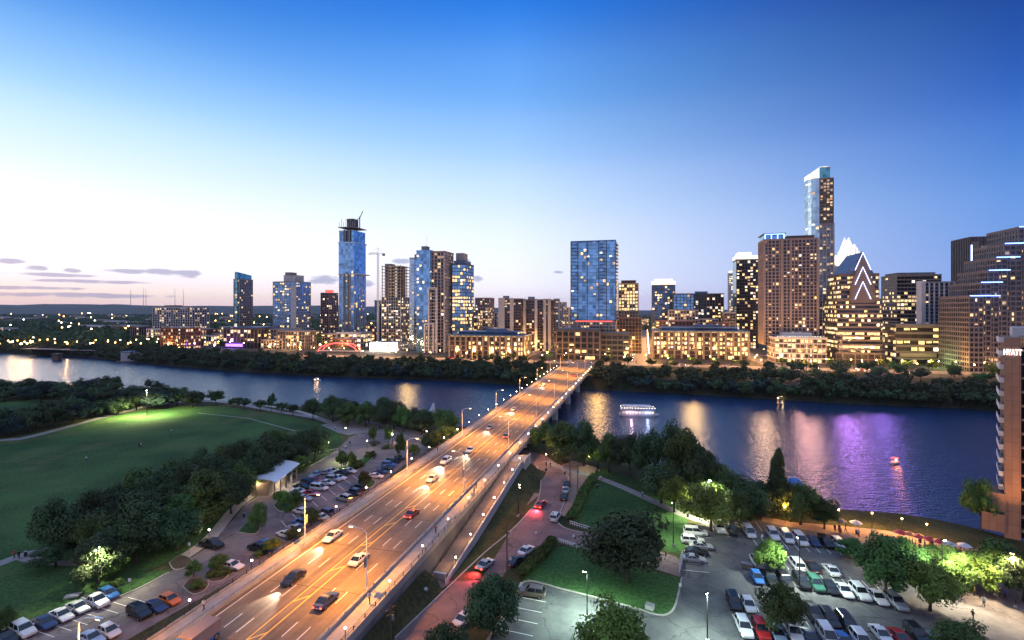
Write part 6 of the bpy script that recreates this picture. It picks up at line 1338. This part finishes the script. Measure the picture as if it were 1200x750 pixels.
# picnic table slabs on the lawn, bikes at the plaza, dumpster etc.
for px, py, lab in ((85, 699, 'flat pale slab lying on the lower lawn'),):
    x, y = G(px, py); mb = MB(); mb.box((0, 0, .1), (2.2, 1.4, .16), 'concrete'); mb.box((0, 0, .2), (2.0, 1.2, .06), 'grey_pale'); mb.build('slab', loc=(x, y, .05), rz=.4, label=lab, category='slab')
# bicycle share row
for i in range(9):
    x, y = G(368+3.4*i, 533-.6*i); r = thing('bicycle', '', 'bicycle', (x, y, .02), .9); LABELQ.append((r, 'white share bicycle, %s from the left, docked beside the plaza', 368+3.4*i))
    for s in (-.5, .5):
        mb = MB(); mb.tube([(s+.33*math.cos(k*.7854), 0, .34+.33*math.sin(k*.7854)) for k in range(9)], .035, 'tyre', 4, caps=False); mb.build('wheel', r)
    mb = MB(); mb.tube([(-.5, 0, .34), (-.1, 0, .4), (.35, 0, .85), (.5, 0, .34)], .05, 'white', 4); mb.tube([(-.1, 0, .4), (-.2, 0, .9)], .045, 'white', 4); mb.tube([(.35, 0, .85), (-.15, 0, .7)], .045, 'white', 4); mb.build('frame', r); mb = MB(); mb.box((-.2, 0, .95), (.25, .14, .06), 'tyre'); mb.build('saddle', r)
# people
mat('skin', (.42, .26, .19), .6); PC = {}
for k, c in (('red', (.4, .05, .04)), ('white', (.6, .6, .6)), ('blue', (.06, .10, .3)), ('black', (.02, .02, .02))): mat('cloth_'+k, c, .9)
def person_mesh(pose, top):
    key = (pose, top)
    if key in PC: return PC[key]
    st = .22 if pose == 'walk' else .06
    J = [(0, 0, .95), (0, 0, 1.18), (0, 0, 1.42), (0, 0, 1.52), (.02, 0, 1.64), (.02, 0, 1.74), (0, .18, 1.42), (-.05-st*.3, .24, 1.14), (.05-st*.6, .25, .90), (0, -.18, 1.42), (.02+st*.3, -.24, 1.14), (.12+st*.6, -.25, .92), (0, .09, .88), (st*.7+.03, .1, .48), (st, .1, .07), (st+.16, .11, .04), (0, -.09, .88), (-st*.3+.04, -.1, .48), (-st*1.1, -.1, .09), (-st*1.1+.15, -.11, .04)]
    Ed = [(0, 1), (1, 2), (2, 3), (3, 4), (4, 5), (2, 6), (6, 7), (7, 8), (2, 9), (9, 10), (10, 11), (0, 12), (12, 13), (13, 14), (14, 15), (0, 16), (16, 17), (17, 18), (18, 19)]
    rad = [.15, .14, .14, .06, .10, .085, .07, .05, .035, .07, .05, .035, .10, .07, .045, .04, .10, .07, .045, .04]
    me = bpy.data.meshes.new('person'); me.from_pydata(J, Ed, []); o = bpy.data.objects.new('tmp', me); COL.objects.link(o); o.modifiers.new('s', 'SKIN'); o.modifiers.new('d', 'SUBSURF').levels = 1
    for v, q in zip(me.skin_vertices[0].data, rad): v.radius = (q, q)
    me.skin_vertices[0].data[0].use_root = True; bpy.context.view_layer.update(); m2 = bpy.data.meshes.new_from_object(o.evaluated_get(bpy.context.evaluated_depsgraph_get())); bpy.data.objects.remove(o)
    m2.materials.clear(); [m2.materials.append(MATS[k]) for k in ('cloth_'+top, 'skin', 'cloth_black')]
    for p in m2.polygons:
        z = p.center.z; p.material_index = 1 if z > 1.5 or (abs(p.center.y) > .2 and z < 1.15) else (2 if z < .95 and abs(p.center.y) < .2 else 0); p.use_smooth = True
    hb = MB(); hb.ball((.0, 0, 1.75), .115, 'tyre', 8, 6, .8); hr = hb.mesh('hair', True)
    PC[key] = (m2, hr); return PC[key]
for i, (px, py, top, pose, lab) in enumerate(((1153, 711, 'white', 'walk', 'person in a pale top walking on the hotel road'), (1140, 727, 'black', 'walk', 'person in dark clothes standing at the tree shadow on the hotel road'), (1130, 696, 'white', 'stand', 'person standing left of the group under the lit hotel tree'), (1142, 699, 'red', 'stand', 'person in red in the group under the lit hotel tree'),
      (1178, 702, 'blue', 'stand', 'person in blue at the right of the hotel road'), (1171, 700, 'black', 'stand', 'person in black beside the person in blue'), (17, 655, 'red', 'walk', 'person in red walking on the garden path'), (22, 656, 'black', 'walk', 'person in black walking on the garden path'),
      (318, 574, 'blue', 'stand', 'person standing at the near end of the pavilion'), (397, 529, 'red', 'walk', 'person in red on the plaza near the bicycles'), (405, 527, 'white', 'walk', 'person in white on the plaza near the bicycles'), (640, 547, 'black', 'walk', 'left of two people crossing the drive by the bridge'), (645, 548, 'black', 'walk', 'right of two people crossing the drive by the bridge'),
      (704, 564, 'white', 'walk', 'person at the top of the park path'), (165, 524, 'white', 'stand', 'person in white standing in the middle of the big lawn'), (163, 524, 'black', 'stand', 'person in black beside the one in white on the big lawn'), (101, 541, 'white', 'stand', 'person alone on the left part of the big lawn'), (201, 508, 'white', 'stand', 'person alone on the upper part of the big lawn'), (753, 583, 'white', 'walk', 'person in white on the bend of the park path'))):
    x, y = G(px, py); b_, h_ = person_mesh(pose, top); r = place(b_, 'person', None, (x, y, .05 if px > 160 else .12), rnd.uniform(0, 6), label=lab, category='person'); place(h_, 'hair', r)
for i, (u, t) in enumerate(((62, -63.6), (95, -40.6), (118, -40.4), (121, -40.9), (70, -40.8), (150, -63.5))):
    x, y = BV(t, u); b_, h_ = person_mesh('walk', ('white', 'red', 'blue', 'black')[i % 4]); r = place(b_, 'person', None, (x, y, ZD+.17), DU, label='person in %s walking on the %s sidewalk of the bridge, %s' % (('white', 'red', 'blue', 'black')[i % 4], 'west' if t < -50 else 'east', ('near the camera', 'by the ramp foot', 'halfway up the ramp', 'beside the one in blue', 'nearest the camera', 'above the plaza')[i]), category='person'); place(h_, 'hair', r)

for i in range(30):
    if i < 20: px = 970+rnd.random()*190; py = 618+(px-970)*.2+rnd.uniform(-1, 7); w_ = 'on the riverwalk'
    else: px = rnd.uniform(385, 500); py = rnd.uniform(502, 516); w_ = 'on the west plaza'
    x, y = G(px, py); b_, h_ = person_mesh(rnd.choice(('walk', 'stand')), rnd.choice(('white', 'red', 'blue', 'black'))); r = place(b_, 'person', None, (x, y, .05), rnd.uniform(0, 6), label='', category='person', group='people '+w_); place(h_, 'hair', r); LABELQ.append((r, 'small figure, %s from the left, strolling '+w_, px))
# litter bins and sign posts
for i, (px, py) in enumerate(((662, 556), (700, 572), (806, 606), (640, 552), (410, 520), (345, 560), (286, 606), (1004, 626), (1078, 636), (30, 652))):
    x, y = G(px, py); r = thing('litter_bin', '', 'bin', (x, y, .05)); LABELQ.append((r, 'dark litter bin, %s from the left, beside the paths', px)); mb = MB(); mb.tube([(0, 0, 0), (0, 0, .9)], [.26, .3], 'dark_steel', 8); mb.build('body', r); mb = MB(); mb.tube([(0, 0, .92), (0, 0, 1.02)], [.33, .2], 'steel', 8); mb.build('lid', r)
for i, (px, py) in enumerate(((628, 636), (598, 668), (648, 612), (797, 700), (893, 640), (1010, 650), (286, 600), (222, 650), (152, 694), (1128, 700), (672, 640))):
    x, y = G(px, py); r = thing('sign_post', '', 'sign', (x, y, .05), rnd.uniform(-.5, .5)); LABELQ.append((r, 'thin sign post, %s from the left, with small blank back at the kerb', px)); mb = MB(); mb.tube([(0, 0, 0), (0, 0, 2.4)], .035, 'steel', 5); mb.build('pole', r); mb = MB(); mb.box((0, -.05, 2.15), (.45, .03, .6), 'white_metal'); mb.build('sign_plate', r)

# ------------------------------------------------------------------ city lamps: one mesh each, lights only on some
LM = {}
def citylamp(x, y, z, h, m, lab, px, group, power=0, col=(1, .5, .15), ball=.4):
    k = (h, m, ball)
    if k not in LM: a = MB(); a.tube([(0, 0, 0), (0, 0, h)], .12, 'dark_steel', 4); a.ball((0, 0, h), ball, m, 6, 4); LM[k] = a.mesh('street_lamp')
    r = place(LM[k], 'street_lamp', None, (x, y, z), label='', category='street lamp', group=group); LABELQ.append((r, lab, px))
    if power: point(r, (0, 0, h+ball+.3), power, col, .5)
    return r
for i, t in enumerate(range(-340, 340, 17)):
    if -66 < t < -38: continue
    for u in ((426, 448) if i % 2 else (448,)):
        x, y = BV(t, u); citylamp(x, y, ZN, 7, 'lamp_city', 'glowing street lamp, %s from the left, on the riverside street', 600+F*x/y, 'lamps of the riverside street', 12000, ball=.38)
for t in (-17.5, 2.5, -63.5, -123.5, 90.5):
    for k in range(16 if t in (-17.5, 2.5) else 7):
        x, y = BV(t, 470+k*34); citylamp(x, y, ZN, 7, rnd.choice(('lamp_city', 'lamp_city', 'lamp_citywhite')), 'glowing lamp, %s from the left, on the avenues between the towers', 600+F*x/y, 'lamps of the city avenues', 24000 if k < 12 else 0, ball=.42)
for i in range(110):
    px = rnd.uniform(-20, 450); d = rnd.choice((rnd.uniform(540, 760), rnd.uniform(700, 1500), rnd.uniform(1500, 4200))); x = (px-600)/F*d
    citylamp(x, d, ZN, 6 if d < 800 else 13, rnd.choice(('lamp_city', 'lamp_city', 'lamp_citywhite')), 'tiny distant lamp, %s from the left, on the western plain', px, 'distant lamps of the western plain', (4500 if d < 900 else 0), (1, .52, .18), ball=.5+d/1900)
for i in range(7):
    u = 92+i*8.6; x, y = BV(-35.2, u); h0 = .1+5.1*max(0, min(1, (u-87)/59))+.55; r = globe_lamp(x, y, h0, '%s small globe lamp from the foot of the pedestrian ramp' % ORD[i], 'ramp globe lamps', 1.3); point(r, (-.5, 0, 1.5), 220, (1, .6, .25), .2)
for i in range(45):
    px = rnd.uniform(-20, 300); d = rnd.uniform(545, 640); citylamp((px-600)/F*d, d, ZN, 9, 'lamp_city', 'orange street lamp, %s from the left, behind the western riverside trees', px, 'lamps behind the western riverside trees', 0, ball=.55)
# coloured lights at podiums
for px, py, d, pw, c in ((720, 412, 470, 6000, (1, .1, .5)), (1150, 405, 400, 8000, (.8, 1, .3)), (1100, 412, 400, 8000, (.5, 1, .3)), (1010, 413, 405, 8000, (1, .7, .35)), (930, 413, 420, 9000, (1, .72, .5))):
    x = (px-600)/F*d; r = citylamp(x, d, ZN, 5, 'lamp_citywhite', 'small coloured garden light, %s from the left, at the foot of the towers', px, 'garden lights at the tower feet', pw, c, ball=.35)
byt = {}
for o, t, px in LABELQ: byt.setdefault(t, []).append((px, o))
for t, L2 in byt.items():
    L2.sort(key=lambda q: q[0])
    for i, (px, o) in enumerate(L2): o['label'] = t % ordw(i+1)
for o in list(COL.objects):
    if 'nw' in o: del o['nw']
hz = MB(); hz.box((0, 5100, 142.5), (23000, 12800, 315), 'concrete'); hz.mats = []
me = bpy.data.meshes.new('haze'); me.from_pydata(hz.v, [], hz.f); m = bpy.data.materials.new('haze'); m.use_nodes = True; t = m.node_tree; t.nodes.clear()
pv = t.nodes.new('ShaderNodeVolumePrincipled'); pv.inputs['Color'].default_value = (.72, .80, 1, 1); pv.inputs['Density'].default_value = .00003; pv.inputs['Anisotropy'].default_value = .2
t.links.new(pv.outputs[0], t.nodes.new('ShaderNodeOutputMaterial').inputs['Volume']); me.materials.append(m); place(me, 'haze', kind='stuff')
print('OBJ', len(COL.objects), ct)
